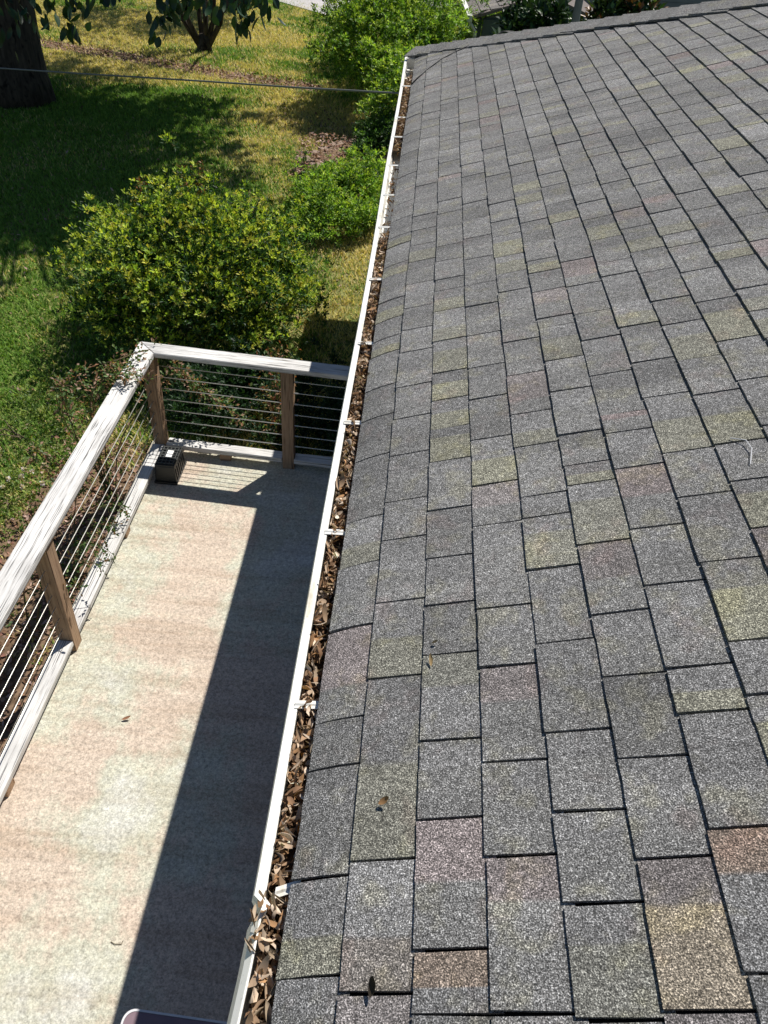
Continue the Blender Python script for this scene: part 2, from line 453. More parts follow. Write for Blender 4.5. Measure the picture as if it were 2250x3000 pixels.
def shingle_vf(k, ya, yb, hs, jit):
    """one shingle tab of course k between ya and yb (metres along the eave), NC columns of faces along its length"""
    lo = 0.082 if k == 0 else S1+(k-1)*EX
    hi = S1+k*EX
    lo += jit[0]
    g = 0.0034
    ss = [lo, lo+0.03, lo+0.075, hi+0.02] if k == 0 else [lo, hi+0.02]
    cut = jit[3]                                   # where the granule blend changes along the tab
    fr = [0.0, cut-0.02, cut+0.02, 1.0] if k == 0 else [0.0, cut-0.02, cut+0.02, 0.5*(cut+1.02), 1.0]
    V = []; C = []
    for s in ss:
        t = (s-lo)/(hi-lo)
        top = 0.0112*(1-t)+0.0036*t+hs*(1-0.4*t)
        yl = min(ya, yhip(s)-0.02)+g+jit[1]*(1-t); yr = min(yb, yhip(s))-g+jit[2]*(1-t)
        for f in fr:
            edge = 0.0012*math.sin(40*f+90*ya)*(1-t)
            V.append(RP(s+edge, yl+(yr-yl)*f, top)); C.append(f < cut)
    n = len(ss); m_ = len(fr)
    F = []
    for i in range(n-1):
        for j in range(m_-1):
            a = i*m_+j; F.append((a, a+m_, a+m_+1, a+1))
    # skirt: butt edge and both sides
    base = len(V)
    rim = [j for j in range(m_)]
    for j in rim: V.append(RP(lo, V[j][1], 0.002)); C.append(C[j])
    for j in range(m_-1): F.append((j, j+1, base+j+1, base+j))
    for col_ in (0, m_-1):
        b2 = len(V)
        for i in range(1, n):
            V.append(V[i*m_+col_]-NRM*0.009); C.append(C[col_])
        prev_t, prev_b = col_, base+col_
        for i in range(1, n):
            q = (prev_t, prev_b, b2+i-1, i*m_+col_)
            F.append(q if col_ == 0 else q[::-1]); prev_t, prev_b = i*m_+col_, b2+i-1
    return np.array(V), F, np.array(C)
tabs = []
WID = [0.255, 0.255, 0.19, 0.21, 0.25, 0.26, 0.19, 0.245, 0.13, 0.21]
for k in range(0, 30):
    s = S1+(k-0.5)*EX
    js = list(JO.get(k, []))
    r = random.Random(100+k)
    if not js: js = [1.0+r.random()*0.25]
    y = js[0]
    while y > -0.9: y -= r.choice(WID); js.insert(0, y)
    y = js[-1]; ye = yhip(S1+(k-1)*EX)
    while y < ye: y += r.choice(WID); js.append(y)
    for a, b in zip(js[:-1], js[1:]):
        if a > ye-0.05: break
        hs = r.choice([0, 0, 0.0018, 0.0026, -0.0005])
        jit = (r.uniform(-0.0025, 0.0025), r.uniform(-0.003, 0.003), r.uniform(-0.003, 0.003), r.uniform(0.3, 0.72))
        v = r.gauss(1.0, 0.06)
        near = max(0.0, 1-a/3.0); straw = 0.25 if a < 4.4 else 0.06
        v2 = v*r.choice([0.86, 0.93, 1.0, 1.0, 1.08, 1.15])
        tA = [v, v, v]; tB = [v2*0.985, v2*0.985, v2*1.0]
        w = r.random()
        if w < straw:
            q = r.uniform(0.5, 1.0); tA = [v*(1+0.19*q), v*(1+0.175*q), v*(1-0.06*q)]
        elif w < straw+0.05+0.20*near:
            q = r.uniform(0.4, 1.0); tB = [v2*(1+0.15*q), v2*(1-0.02*q), v2*(1-0.02*q)]
        tc = (tA, tB)
        u = project(RP(s, (a+b)/2))
        size = (b-a)/max(u[2], 0.3)**2 * (1.0 if (-150 < u[0] < 2400 and -80 < u[1] < 3080) else 0.02)
        tabs.append((size, k, a, b, hs, jit, tc))
tabs.sort(key=lambda t: -t[0])
def warm_patch(k, a, b):
    # shingles with a brown or straw granule drop near the lower edge of the picture
    return {(2, 0.475): (1.22, 1.0, 0.84), (5, 0.472): (1.40, 1.22, 0.98), (6, 0.523): (1.25, 1.0, 0.84), (4, 0.462): (1.04, 1.04, 0.95),
            (2, 1.033): (1.05, 1.05, 0.94), (1, 0.513): (1.06, 0.98, 0.92)}.get((k, round(a, 3)))
restV = []; restF = []; restT = []; nv = 0
for i, (size, k, a, b, hs, jit, tc) in enumerate(tabs):
    V, F, C = shingle_vf(k, a, b, hs, jit)
    w = warm_patch(k, a, b)
    if w: tc = (tc[1], w) if k in (2, 6) else (w, tc[1])
    tc = np.where(C[:, None], np.array(tc[0]), np.array(tc[1]))
    if i < 300:
        c = V.mean(0)
        mesh('shingle', V-c, F, M_SH, roof, c, tint=tc)
    else:
        restV.append(V); restF += [tuple(q+nv for q in f) for f in F]; restT.append(tc); nv += len(V)
o = mesh('far_shingles', np.concatenate(restV)-c0, restF, M_SH, roof, c0, tint=np.concatenate(restT))
o['kind'] = 'stuff'

# hip caps
d = np.array([1.0, -HK, SA/CA]); d /= np.linalg.norm(d)
w1 = np.cross(NRM, d); w1 /= np.linalg.norm(w1)
if w1[1] > 0: w1 = -w1
n2 = np.cross(np.array([1.0, 0, 0]), d); n2 /= np.linalg.norm(n2)
if n2[2] < 0: n2 = -n2
w2 = np.cross(n2, d); w2 /= np.linalg.norm(w2)
if w2[1] < 0: w2 = -w2
up = np.array([0, 0, 1.0])
H0 = RP(0.07, yhip(0.07), 0) - np.array([0, 0, droop(0.07)])
for i in range(34):
    t0 = i*0.165; t1 = t0+0.30
    r = random.Random(500+i)
    V = []
    wd = 0.155+r.uniform(-0.006, 0.006)
    skew = r.uniform(-0.012, 0.012)
    for t, lift in ((t0, 0.030), (t1, 0.012)):
        P0 = H0+d*t
        prof = []
        for wv, nn, q in ((w1, NRM, wd), (w1, NRM, wd*0.5), (None, None, 0), (w2, n2, wd*0.5), (w2, n2, wd)):
            if wv is None: prof.append(P0+up*(lift+0.026))
            else: prof.append(P0+wv*(q+skew*(1 if wv is w1 else -1))+nn*(lift*0.8+0.026*(1-q/wd)+0.002))
        for p in prof: V.append(p)
        for p in prof: V.append(p-up*0.009)
    F = []
    for j in range(4):
        F += [(j, j+1, 11+j, 10+j), (5+j, 15+j, 16+j, 6+j), (j, 5+j, 6+j, j+1), (10+j, 11+j, 16+j, 15+j)]
    F += [(0, 10, 15, 5), (4, 9, 19, 14)]
    V = np.array(V); c = V.mean(0)
    v = r.gauss(1.02, 0.07)
    mesh('hip_cap', V-c, F, M_SH, roof, c, tint=(v, v, v))

# ------------------------------------------------------------------ gutter
def lipx(y):
    x = -0.001
    if y > 3.2: x -= 0.0042*(y-3.2)
    x += 0.002*math.sin(1.9*y)
    return x
def gutter_section(y):
    # bent stretch near the camera: lip folded out and down
    t = min(1.0, max(0.0, (0.715-y)/0.04))
    o = lipx(y); sag = 0.002*math.sin(1.3*y)
    drop = 0.0
    if t > 0: o += 0.019-0.03*max(0, (0.62-y))*1.6; 
    zt = -0.018+sag
    hemw = 0.024*(1-t)+0.004*t
    pts = [(o+hemw, zt-0.010), (o+hemw, zt), (o+0.002, zt+0.001), (o-0.002*(1-t)-0.012*t, zt-0.016), (o-0.004-0.022*t, zt-0.035-0.035*t),
           (o+0.012-0.020*t, zt-0.060-0.02*t), (o+0.028, zt-0.095), (o+0.030, zt-0.118), (0.112, zt-0.118), (0.112, 0.005)]
    return pts
ysec = sorted(set([round(v, 3) for v in np.arange(-2.9, 9.17, 0.12)] + [0.72, 0.705, 0.69, 0.675, 0.66, 9.17]))
V = []; F = []
for y in ysec:
    P = gutter_section(y)
    outer = [(x, y, z) for x, z in P]
    inner = []
    for i, (x, z) in enumerate(P):
        a = P[max(0, i-1)]; b = P[min(len(P)-1, i+1)]
        dx, dz = b[0]-a[0], b[1]-a[1]; l = math.hypot(dx, dz)
        inner.append((x-dz/l*0.0016*-1, y, z+dx/l*0.0016))
    V += outer+inner
n = 10
for i in range(len(ysec)-1):
    a = i*2*n; b = a+2*n
    for j in range(n-1):
        F.append((a+j, a+j+1, b+j+1, b+j)); F.append((a+n+j, b+n+j, b+n+j+1, a+n+j+1))
    F.append((a, b, b+n, a+n)); F.append((a+n-1, a+2*n-1, b+2*n-1, b+n-1))
gc = np.array([0.06, 3.0, -0.06])
gutter = mesh('gutter', np.array(V)-gc, F, M_GUT, house, gc)
# end cap
capp = gutter_section(9.17)[1:9]
Vc = [(x, 9.171, z) for x, z in capp]+[(0.112, 9.171, -0.018)]
Vc += [(x, 9.174, z) for x, y, z in Vc]
k = len(Vc)//2
Fc = [tuple(range(k)), tuple(range(2*k-1, k-1, -1))]+[(i, (i+1) % k, k+(i+1) % k, k+i) for i in range(k)]
mesh('end_cap', np.array(Vc)-gc, Fc, M_GUT, gutter, gc)
for y in (9.0, 7.85, 6.82, 6.29, 5.62, 5.04, 4.508, 3.805, 3.14, 2.514, 1.883, 1.21, 0.728):
    xa = lipx(y)+0.016; xb = 0.098
    if y < 0.8: xa = 0.046
    # flat strap with a folded rib
    w = 0.024
    prof = [(-w/2, 0), (-w/2, 0.003), (-w*0.2, 0.0035), (0, 0.0075), (w*0.2, 0.0035), (w/2, 0.003), (w/2, 0)]
    tilt = 0.02 if y < 0.8 else random.uniform(-0.004, 0.004)
    V = [(xa, py, pz) for py, pz in prof]+[(xb, py+tilt, pz+0.006) for py, pz in prof]
    k = len(prof)
    F = [(i, (i+1) % k, k+(i+1) % k, k+i) for i in range(k)]+[tuple(range(k-1, -1, -1)), tuple(range(k, 2*k))]
    c = np.array([(xa+xb)/2, y, -0.0165])
    Vn = np.array(V)-np.array([c[0], 0, 0])
    mesh('hanger', Vn, F, M_GUT, gutter, c)

# ------------------------------------------------------------------ leaf builder
def leafmesh(P, D, U, ln, wd, curl, tint, cols=4, foldk=None):
    """many leaves: P base points, D direction, U face normal, length, width, curl; returns V,F,T  (quads, 2 x cols grid)"""
    n = len(P)
    D = D/np.linalg.norm(D, axis=1, keepdims=True)
    U = U-(U*D).sum(1, keepdims=True)*D
    U /= np.linalg.norm(U, axis=1, keepdims=True)+1e-9
    S = np.cross(D, U)
    ts = np.linspace(0, 1, cols+1)
    prof = np.sin(np.pi*np.clip(ts*0.92+0.06, 0, 1))**0.8
    prof[0] *= 0.3; prof[-1] *= 0.25
    V = np.zeros((n, cols+1, 3, 3), dtype=np.float32)
    for i, t in enumerate(ts):
        ang = curl*(t-0.3)*1.5
        c = P+D*(ln*t*np.cos(ang*0.5))[:, None]+U*(ln*t*np.sin(ang)*0.6)[:, None]
        w = (wd*prof[i]*0.5)[:, None]
        fold = ((0.35 if foldk is None else foldk)*wd*prof[i]*0.5)[:, None]
        w = w*(1.0 if foldk is None else np.clip(1.15-0.45*np.abs(foldk), 0.3, 1.1)[:, None])
        V[:, i, 0] = c-S*w+U*fold; V[:, i, 1] = c; V[:, i, 2] = c+S*w+U*fold
    base = (np.arange(n)*(cols+1)*3)[:, None]
    q = []
    for i in range(cols):
        for j in range(2):
            a = i*3+j
            q.append([a, a+1, a+4, a+3])
    q = np.array(q)
    F = (base[:, :, None]+q[None]).reshape(-1, 4)
    T = np.repeat(tint, (cols+1)*3, axis=0)
    return V.reshape(-1, 3), F, T
def kite(P, D, U, ln, wd, tint, fold=0.18):
    """light-weight leaves: 4 vertices, folded along the midrib"""
    n = len(P)
    D = D/np.linalg.norm(D, axis=1, keepdims=True)
    U = U-(U*D).sum(1, keepdims=True)*D
    U /= np.linalg.norm(U, axis=1, keepdims=True)+1e-9
    S = np.cross(D, U)
    V = np.zeros((n, 4, 3), dtype=np.float32)
    V[:, 0] = P; mid = P+D*(ln*0.5)[:, None]
    V[:, 1] = mid-S*(wd*0.5)[:, None]+U*(fold*wd)[:, None]
    V[:, 2] = P+D*ln[:, None]-U*(0.1*ln)[:, None]
    V[:, 3] = mid+S*(wd*0.5)[:, None]+U*(fold*wd)[:, None]
    b = (np.arange(n)*4)[:, None]
    F = np.concatenate([b+np.array([[0, 1, 2]]), b+np.array([[0, 2, 3]])], 1).reshape(-1, 3)
    return V.reshape(-1, 3), F, np.repeat(tint, 4, axis=0)
def rdir(n):
    v = rng.normal(size=(n, 3)); return v/np.linalg.norm(v, axis=1, keepdims=True)
def palette(n, cols, jit=0.18):
    cols = np.array(cols); c = cols[rng.integers(0, len(cols), n)]
    return np.clip(c*(1+rng.normal(0, jit, (n, 1))), 0.003, 0.9)
DRYC = [(0.26, 0.17, 0.105), (0.33, 0.24, 0.165), (0.18, 0.105, 0.06), (0.40, 0.31, 0.23), (0.28, 0.16, 0.08), (0.12, 0.07, 0.04), (0.46, 0.37, 0.29)]

# leaf litter filling the gutter
def gdens(y):
    if y < 4.45: return 1.0
    if y < 6.05: return 0.10
    if y < 6.3: return 0.35
    if y < 8.3: return 0.8
    return 0.05
Yl = []
while len(Yl) < 4600:
    y = rng.uniform(-0.6, 9.1)
    if rng.random() < gdens(y): Yl.append(y)
Yl = np.array(Yl); n = len(Yl)
Xl = rng.uniform(0.026, 0.108, n)
lev = np.array([-0.044 if gdens(y) > 0.3 else -0.125 for y in Yl])
Zl = lev+rng.uniform(-0.02, 0.035, n)
D = np.stack([rng.normal(0, 0.75, n), rng.normal(0, 1, n), rng.normal(0.05, 0.35, n)], 1)
U = rdir(n)*0.9+np.array([0, 0, 0.9])
ln = rng.uniform(0.022, 0.058, n); wd = rng.uniform(0.007, 0.018, n)
P = np.stack([Xl, Yl, Zl], 1)-D/np.linalg.norm(D, axis=1, keepdims=True)*(ln*0.5)[:, None]
P[:, 0] = np.clip(P[:, 0], 0.03, 0.105)
# spill over the bent lip
sp = rng.random(n) < 0.0
V, F, T = leafmesh(P, D, U, ln, wd, rng.normal(0, 1.6, n), np.clip(palette(n, DRYC, 0.25)*1.3, 0, 0.8), 4, rng.normal(0.3, 1.1, n))
for i in range(0, len(V)):
    pass
lip = np.interp(V[:, 1], ysec, [lipx(y) for y in ysec])
V[:, 0] = np.clip(V[:, 0], lip+0.027, 0.118)
V[:, 2] = np.clip(V[:, 2], -0.133, -0.004)
c = np.array([0.06, 3, -0.08])
litter = mesh('gutter_leaf_litter', V-c, F, M_DRY, None, c, tint=T)
tag(litter, 'mass of dry brown leaves packed into the white gutter', 'leaf litter', kind='stuff')
# dark bed of rotted leaves under them
Vb = []; Fb = []
yb = np.arange(-2.8, 9.1, 0.05)
for y in yb:
    h = -0.056 if gdens(y) > 0.3 else -0.1345
    h += 0.006*math.sin(17*y)+0.004*math.sin(41*y)
    for x in (lipx(y)+0.027, 0.07, 0.110): Vb.append((x, y, h+(0.004 if x == 0.07 else 0)))
for i in range(len(yb)-1):
    if gdens(yb[i]) < 0.3 or gdens(yb[i+1]) < 0.3: continue
    for j in range(2): Fb.append((i*3+j, i*3+j+1, i*3+j+4, i*3+j+3))
M_MULCH = plain('rotted_leaves', (0.06, 0.036, 0.02), 0.95, 0.1, 0, 0.6, 70, 0.006)
o = mesh('gutter_mulch', np.array(Vb)-c, Fb, M_MULCH, None, c, smooth=True)
bmm = bmesh.new(); bmm.from_mesh(o.data); bmesh.ops.delete(bmm, geom=[v for v in bmm.verts if not v.link_faces], context='VERTS'); bmm.to_mesh(o.data); bmm.free()
tag(o, 'dark rotted leaf mulch lying in the gutter', 'mulch', kind='stuff')
# larger single leaves on top
def single_leaf(name, loc, d, u, ln, wd, curl, colr, label, group=None, cat='leaf', fold=0.5):
    V, F, T = leafmesh(np.zeros((1, 3))-np.array([d])*ln*0.5/np.linalg.norm(d), np.array([d], float), np.array([u], float), np.array([ln]), np.array([wd]),
                       np.array([curl]), np.array([colr]), 6, np.array([fold]))
    o = mesh(name, V, F, M_DRY, None, loc, tint=T); return tag(o, label, cat, group)
k = 0
for i in range(70):
    y = 0.45+random.random()**1.4*3.9
    x = random.uniform(0.036, 0.088)
    ln = random.uniform(0.045, 0.07)
    dx = random.gauss(0, 0.6)
    # keep the leaf between lip and shingle edge
    z = -0.022+random.uniform(-0.012, 0.010)
    cc = random.choice([(0.40, 0.31, 0.22), (0.36, 0.26, 0.18), (0.47, 0.38, 0.29), (0.28, 0.19, 0.12), (0.24, 0.14, 0.075)])
    single_leaf('dry_leaf', (x, y, z), (dx, 1.0, random.gauss(0, 0.12)), (random.gauss(0, 0.35), random.gauss(0, 0.2), 1), ln, ln*random.uniform(0.24, 0.36),
                random.gauss(0.2, 1.4), cc, 'curled dry brown leaf lying on top of the gutter litter', 'large dry leaves on the gutter litter', fold=random.gauss(0.2, 1.1))
single_leaf('orange_leaf', (0.083, 0.885, -0.02), (0.1, 1, 0.05), (0, 0, 1), 0.055, 0.022, 0.3, (0.55, 0.17, 0.02), 'bright orange leaf in the near part of the gutter')
for i in range(14):
    x = random.uniform(0.004, 0.045); y = random.uniform(0.62, 0.725)
    single_leaf('spilled_leaf', (x, y, -0.020+random.uniform(-0.004, 0.008)), (random.gauss(0, 0.7), random.choice((-1, 1)), random.gauss(0, 0.12)), (random.gauss(-0.1, 0.5), 0.1, 1), random.uniform(0.03, 0.046), 0.013, random.gauss(0.3, 1.3),
                random.choice([(0.44, 0.35, 0.26), (0.33, 0.23, 0.15), (0.25, 0.15, 0.08)]), 'dry leaf spilling over the bent gutter lip', 'leaves spilling over the gutter lip', fold=random.gauss(0.6, 0.8))
# leaves and a twig on the roof
def on_roof(s, y, h=0.018): return tuple(RP(s, y, h))
single_leaf('roof_leaf', on_roof(0.296, 0.517, 0.022), (0.5, 1, 0.2), (-0.6, 0.3, 0.8), 0.036, 0.022, 1.0, (0.035, 0.028, 0.02), 'dark curled leaf on the roof near the bottom edge')
single_leaf('roof_leaf', on_roof(0.396, 1.32), (1, 0.2, 0.3), (-0.3, 0, 1), 0.018, 0.010, 0.4, (0.06, 0.05, 0.03), 'tiny dark leaf on the roof above a small tan leaf')
single_leaf('roof_leaf', on_roof(0.388, 1.262), (0.05, 1, 0.1), (-0.5, 0, 1), 0.034, 0.011, 0.6, (0.34, 0.24, 0.12), 'small tan curled leaf lying upright along the roof')
single_leaf('roof_leaf', on_roof(0.289, 0.888), (1, 0.4, 0.3), (-0.3, -0.2, 1), 0.03, 0.016, 0.8, (0.26, 0.15, 0.07), 'small brown leaf on the second course of shingles')
tw = [RP(1.27, 1.93, 0.014), RP(1.305, 1.90, 0.02), RP(1.31, 1.86, 0.018), RP(1.29, 1.80, 0.013)]
c = tw[1]; V, F = tubevf([p-c for p in tw], 0.0015, 5)
tag(mesh('twig', V, F, M_RIM, None, c), 'thin pale curved twig lying on the roof shingles', 'twig')
# shadow of a wire, built as a black cable over hip and roof corner
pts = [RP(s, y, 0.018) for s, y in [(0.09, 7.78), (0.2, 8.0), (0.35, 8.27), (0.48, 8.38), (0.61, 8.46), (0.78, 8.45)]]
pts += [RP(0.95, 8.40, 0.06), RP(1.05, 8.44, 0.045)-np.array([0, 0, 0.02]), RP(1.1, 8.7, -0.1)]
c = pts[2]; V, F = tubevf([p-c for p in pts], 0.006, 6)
tag(mesh('wire_shadow_cable', V, F, M_WIRESHADOW, None, c, smooth=True), 'black cable standing in for a wire shadow across the far roof corner and hip', 'cable')

# ------------------------------------------------------------------ cable railing round the patio
CZ = -1.2
rail = empty('cable_railing', (-1.62, 3.0, PZ), 'weathered wood railing with steel cables around the patio', 'railing')
LX = -1.622
sl_far = -0.056
def fy(x): return 4.945+sl_far*(x-LX)      # centre line of the far rail
# left cap (mitred) and far cap as prisms
def prism(name, poly, z0, z1, mat, parent, bevel=0.004, rotz=0.0):
    c = np.array([sum(p[0] for p in poly)/len(poly), sum(p[1] for p in poly)/len(poly), (z0+z1)/2])
    bm = bmesh.new()
    R = Matrix.Rotation(-rotz, 3, 'Z')
    vb = [bm.verts.new(R @ Vector((p[0]-c[0], p[1]-c[1], z0-c[2]))) for p in poly]
    vt = [bm.verts.new(R @ Vector((p[0]-c[0], p[1]-c[1], z1-c[2]))) for p in poly]
    n = len(poly)
    bm.faces.new(vt); bm.faces.new(vb[::-1])
    for i in range(n): bm.faces.new((vb[i], vb[(i+1) % n], vt[(i+1) % n], vt[i]))
    bmesh.ops.recalc_face_normals(bm, faces=bm.faces)
    bmesh.ops.bevel(bm, geom=list(bm.edges), offset=bevel, segments=2, affect='EDGES')
    me = bpy.data.meshes.new(name); bm.to_mesh(me); bm.free(); me.materials.append(mat)
    o = bpy.data.objects.new(name, me); col.objects.link(o); place(o, c, parent); o.rotation_euler = (0, 0, rotz)
    return o
hw = 0.071
oc = (LX-hw, fy(LX-hw)+hw); ic = (LX+hw, fy(LX+hw)-hw)
prism('cap_rail', [(LX-hw, -2.0), (LX+hw, -2.0), (ic[0], ic[1]-0.002), (oc[0], oc[1]-0.002)], CZ-0.038, CZ, M_RAIL, rail, 0.004, math.pi/2)
xe = HOUSE_X-0.004
prism('cap_rail', [(oc[0]+0.002, oc[1]), (ic[0]+0.002, ic[1]), (xe, fy(xe)-hw), (xe, fy(xe)+hw)], CZ-0.039, CZ-0.001, M_RAIL, rail, 0.004, math.atan(sl_far))
# posts
PB = PZ+0.001
posts_left = [-1.05, 0.93, 2.95]
for y in posts_left:
    z1 = CZ-0.039
    bevbox('post', (z1-PB, 0.09, 0.09), (LX+0.006, y, (z1+PB)/2), M_POST, rail, 0.004, (0, math.pi/2, 0))
z1 = CZ-0.039
bevbox('post', (z1-PB, 0.09, 0.09), (LX+0.012, fy(LX)-0.012, (z1+PB)/2), M_POST, rail, 0.004, (0, math.pi/2, 0))
for x in (-0.595, 0.30):
    bevbox('post', (z1-PB, 0.09, 0.09), (x, fy(x), (z1+PB)/2), M_POST, rail, 0.004, (0, math.pi/2, 0))
# bottom rails between the posts
BZ1 = -2.02; BT = 0.038
yl = posts_left+[fy(LX)-0.012]
for a, b in zip(yl[:-1], yl[1:]):
    a2, b2 = a+0.047, b-0.047
    bevbox('bottom_rail', (b2-a2, 0.094, BT), (LX, (a2+b2)/2, BZ1-BT/2), M_RAIL, rail, 0.003, (0, 0, math.pi/2))
xl = [LX+0.012, -0.595, 0.30]
for a, b in zip(xl[:-1], xl[1:]):
    a2, b2 = a+0.047, b-0.047
    bevbox('bottom_rail', (b2-a2, 0.092, BT), ((a2+b2)/2, fy((a2+b2)/2)-0.004, BZ1-BT/2), M_RAIL, rail, 0.003, (0, 0, math.atan(sl_far)))
# small blocks carrying the bottom rails
for (x, y) in [(LX, 2.0), (LX, 3.95), (-1.1, fy(-1.1)), (-0.15, fy(-0.15))]:
    bevbox('rail_block', (0.085, 0.085, BZ1-BT-PZ-0.003), (x, y, (BZ1-BT+PZ)/2), M_POST, rail, 0.003)
# cables
for i in range(7):
    z = -1.345-i*0.0965
    a, b = -1.9, fy(LX)-0.06
    pts = [(LX+0.004, y, z-0.004*math.sin(math.pi*((y-0.95) % 2.0)/2.0)) for y in np.linspace(a, b, 15)]
    c = pts[7]; V, F = tubevf(rel(pts, c), 0.0032, 6); mesh('cable', V, F, M_CABLE, rail, c, smooth=True)
    pts = [(x, fy(x), z) for x in np.linspace(LX+0.03, 0.28, 6)]
    c = pts[3]; V, F = tubevf(rel(pts, c), 0.0032, 6); mesh('cable', V, F, M_CABLE, rail, c, smooth=True)
# cable end fittings on the corner and far posts
for i in range(7):
    z = -1.345-i*0.0965
    for p, q in (((LX+0.004, fy(LX)-0.115, z), (LX+0.004, fy(LX)-0.06, z)), ((-0.595+0.046, fy(-0.5), z), (-0.595+0.075, fy(-0.5), z))):
        c = p; V, F = tubevf(rel([p, q], c), 0.006, 6); mesh('cable_fitting', V, F, M_CABLE, rail, c)

# ------------------------------------------------------------------ black box trap on the patio
bx = empty('box_trap', (-1.475, 4.665, PZ), 'small black plastic box trap with white label beside corner post', 'box trap')
BH = 0.15
bevbox('base', (0.175, 0.29, 0.02), (-1.475, 4.665, PZ+0.011), M_BLACK, bx, 0.006)
body = bevbox('body', (0.165, 0.27, BH-0.02), (-1.475, 4.665, PZ+0.021+(BH-0.02)/2), M_BLACK, bx, 0.008, taper=0.86)
lid = bevbox('lid', (0.150, 0.245, 0.014), (-1.475, 4.665, PZ+BH+0.009), M_BLACK, bx, 0.005)
for i in range(7):
    bevbox('lid_rib', (0.132, 0.006, 0.008), (-1.475, 4.665-0.1+0.2*i/6, PZ+BH+0.0195), M_GREYP, lid, 0.0)
for i in range(5):
    bevbox('lid_rib', (0.006, 0.215, 0.006), (-1.475-0.056+0.112*i/4, 4.665, PZ+BH+0.0188), M_GREYP, lid, 0.0)
bevbox('label', (0.045, 0.085, 0.003), (-1.468, 4.68, PZ+BH+0.0252), M_LABEL, lid, 0.0)
for i in range(6):
    bevbox('side_rib', (0.008, 0.008, 0.10), (-1.475+0.079, 4.665-0.1+0.2*i/5, PZ+0.075), M_BLACK, body, 0.001, (0, -0.085, 0))

# ------------------------------------------------------------------ table corner in the shade at the bottom of the picture
tz = PZ+0.72
tp = at_z((352, 2966), tz)
cx, cy = tp[0]+0.40, tp[1]-0.32
table = empty('patio_table', (cx, cy, PZ), 'mauve table with rounded corners and pale rim in the patio shade', 'table')
def rrect(hx, hy, r, n=6):
    P = []
    for (sx, sy, a0) in ((1, 1, 0), (-1, 1, 90), (-1, -1, 180), (1, -1, 270)):
        for i in range(n+1):
            a = math.radians(a0+90*i/n); P.append((sx*(hx-r)+r*math.cos(a), sy*(hy-r)+r*math.sin(a)))
    return P
def slab(P, z0, z1):
    n = len(P); V = [(x, y, z0) for x, y in P]+[(x, y, z1) for x, y in P]
    F = [tuple(range(n, 2*n)), tuple(range(n-1, -1, -1))]+[(i, (i+1) % n, n+(i+1) % n, n+i) for i in range(n)]
    return V, F
rz = math.radians(-2.5)
V, F = slab(rrect(0.392, 0.312, 0.035), -0.012, 0.010); mesh('table_top', V, F, M_TABLE, table, (cx, cy, tz-0.012), rot=(0, 0, rz))
o_ = rrect(0.4, 0.32, 0.04); i_ = rrect(0.393, 0.313, 0.036); n = len(o_)
V = [(x, y, z) for z in (-0.02, 0.012) for x, y in o_]+[(x, y, z) for z in (-0.02, 0.012) for x, y in i_]
F = []
for i in range(n):
    j = (i+1) % n
    F += [(i, j, n+j, n+i), (2*n+i, 3*n+i, 3*n+j, 2*n+j), (n+i, n+j, 3*n+j, 3*n+i), (i, 2*n+i, 2*n+j, j)]
mesh('rim', V, F, M_RIM, table, (cx, cy, tz-0.012), rot=(0, 0, rz))
for sx in (-1, 1):
    for sy in (-1, 1):
        p = (cx+sx*0.33, cy+sy*0.26, PZ+0.345)
        bevbox('leg', (0.04, 0.04, 0.688), p, M_TABLE, table, 0.005)

# ------------------------------------------------------------------ plants
def lobes(center, radii, n, size, seed, low=-0.35, kmin=0.55):
    r = np.random.default_rng(seed); out = []
    while len(out) < n:
        v = r.normal(size=3); v /= np.linalg.norm(v)
        if v[2] < low: continue
        k = r.uniform(kmin, 0.95)
        out.append((np.array(center)+v*np.array(radii)*k, size*r.uniform(0.65, 1.35), v))
    return out
def crown(lob, count, ln, wd, cols, tips=None, upbias=0.5, dens_in=0.22, fold=0.18, shoot=7):
    tot = sum(s[1]**2 for s in lob)
    Ps, Ds, Us, Cs = [], [], [], []
    for c, s, v in lob:
        k = max(6, int(count*s*s/tot))
        ns = max(3, k//shoot)
        qs = rdir(ns); qs[:, 2] = np.where(qs[:, 2] < -0.35, -qs[:, 2]*0.6, qs[:, 2])
        rs = s*np.where(rng.random(ns) < dens_in, rng.uniform(0.35, 0.8, ns), rng.uniform(0.78, 1.15, ns))
        ps = c+qs*rs[:, None]*np.array([1, 1, 0.85])+rng.normal(0, s*0.06, (ns, 3))
        ix = rng.integers(0, ns, k); q = qs[ix]; rad = rs[ix]
        off = rdir(k)
        p = ps[ix]+off*(ln*0.45)*rng.random((k, 1))-q*(ln*0.8*rng.random((k, 1)))
        Ps.append(p); Ds.append(q*0.5+off*0.9+np.array([0, 0, upbias])); Us.append(q*0.5+rdir(k)*0.5+np.array([0, 0, 1.1]))
        sv = (1+rng.normal(0, 0.2, ns))[ix][:, None]
        cc = palette(k, cols, 0.16)*sv*(1+rng.normal(0, 0.12))
        if tips is not None:
            ts_ = ((qs[:, 2] > 0.12) & (rs > s*0.8) & (rng.random(ns) < 0.8))[ix]
            t = ts_ & (rng.random(k) < 0.85)
            tcol = np.array(tips)[rng.integers(0, len(tips), ns)][ix]
            tc = np.clip(tcol*(1+rng.normal(0, 0.15, (k, 1)))*sv, 0.003, 0.9); cc[t] = tc[t]
        Cs.append(cc)
    P = np.concatenate(Ps); n = len(P)
    return kite(P, np.concatenate(Ds), np.concatenate(Us), ln*rng.uniform(0.65, 1.3, n), wd*rng.uniform(0.7, 1.25, n), np.clip(np.concatenate(Cs), 0.003, 0.9), fold)
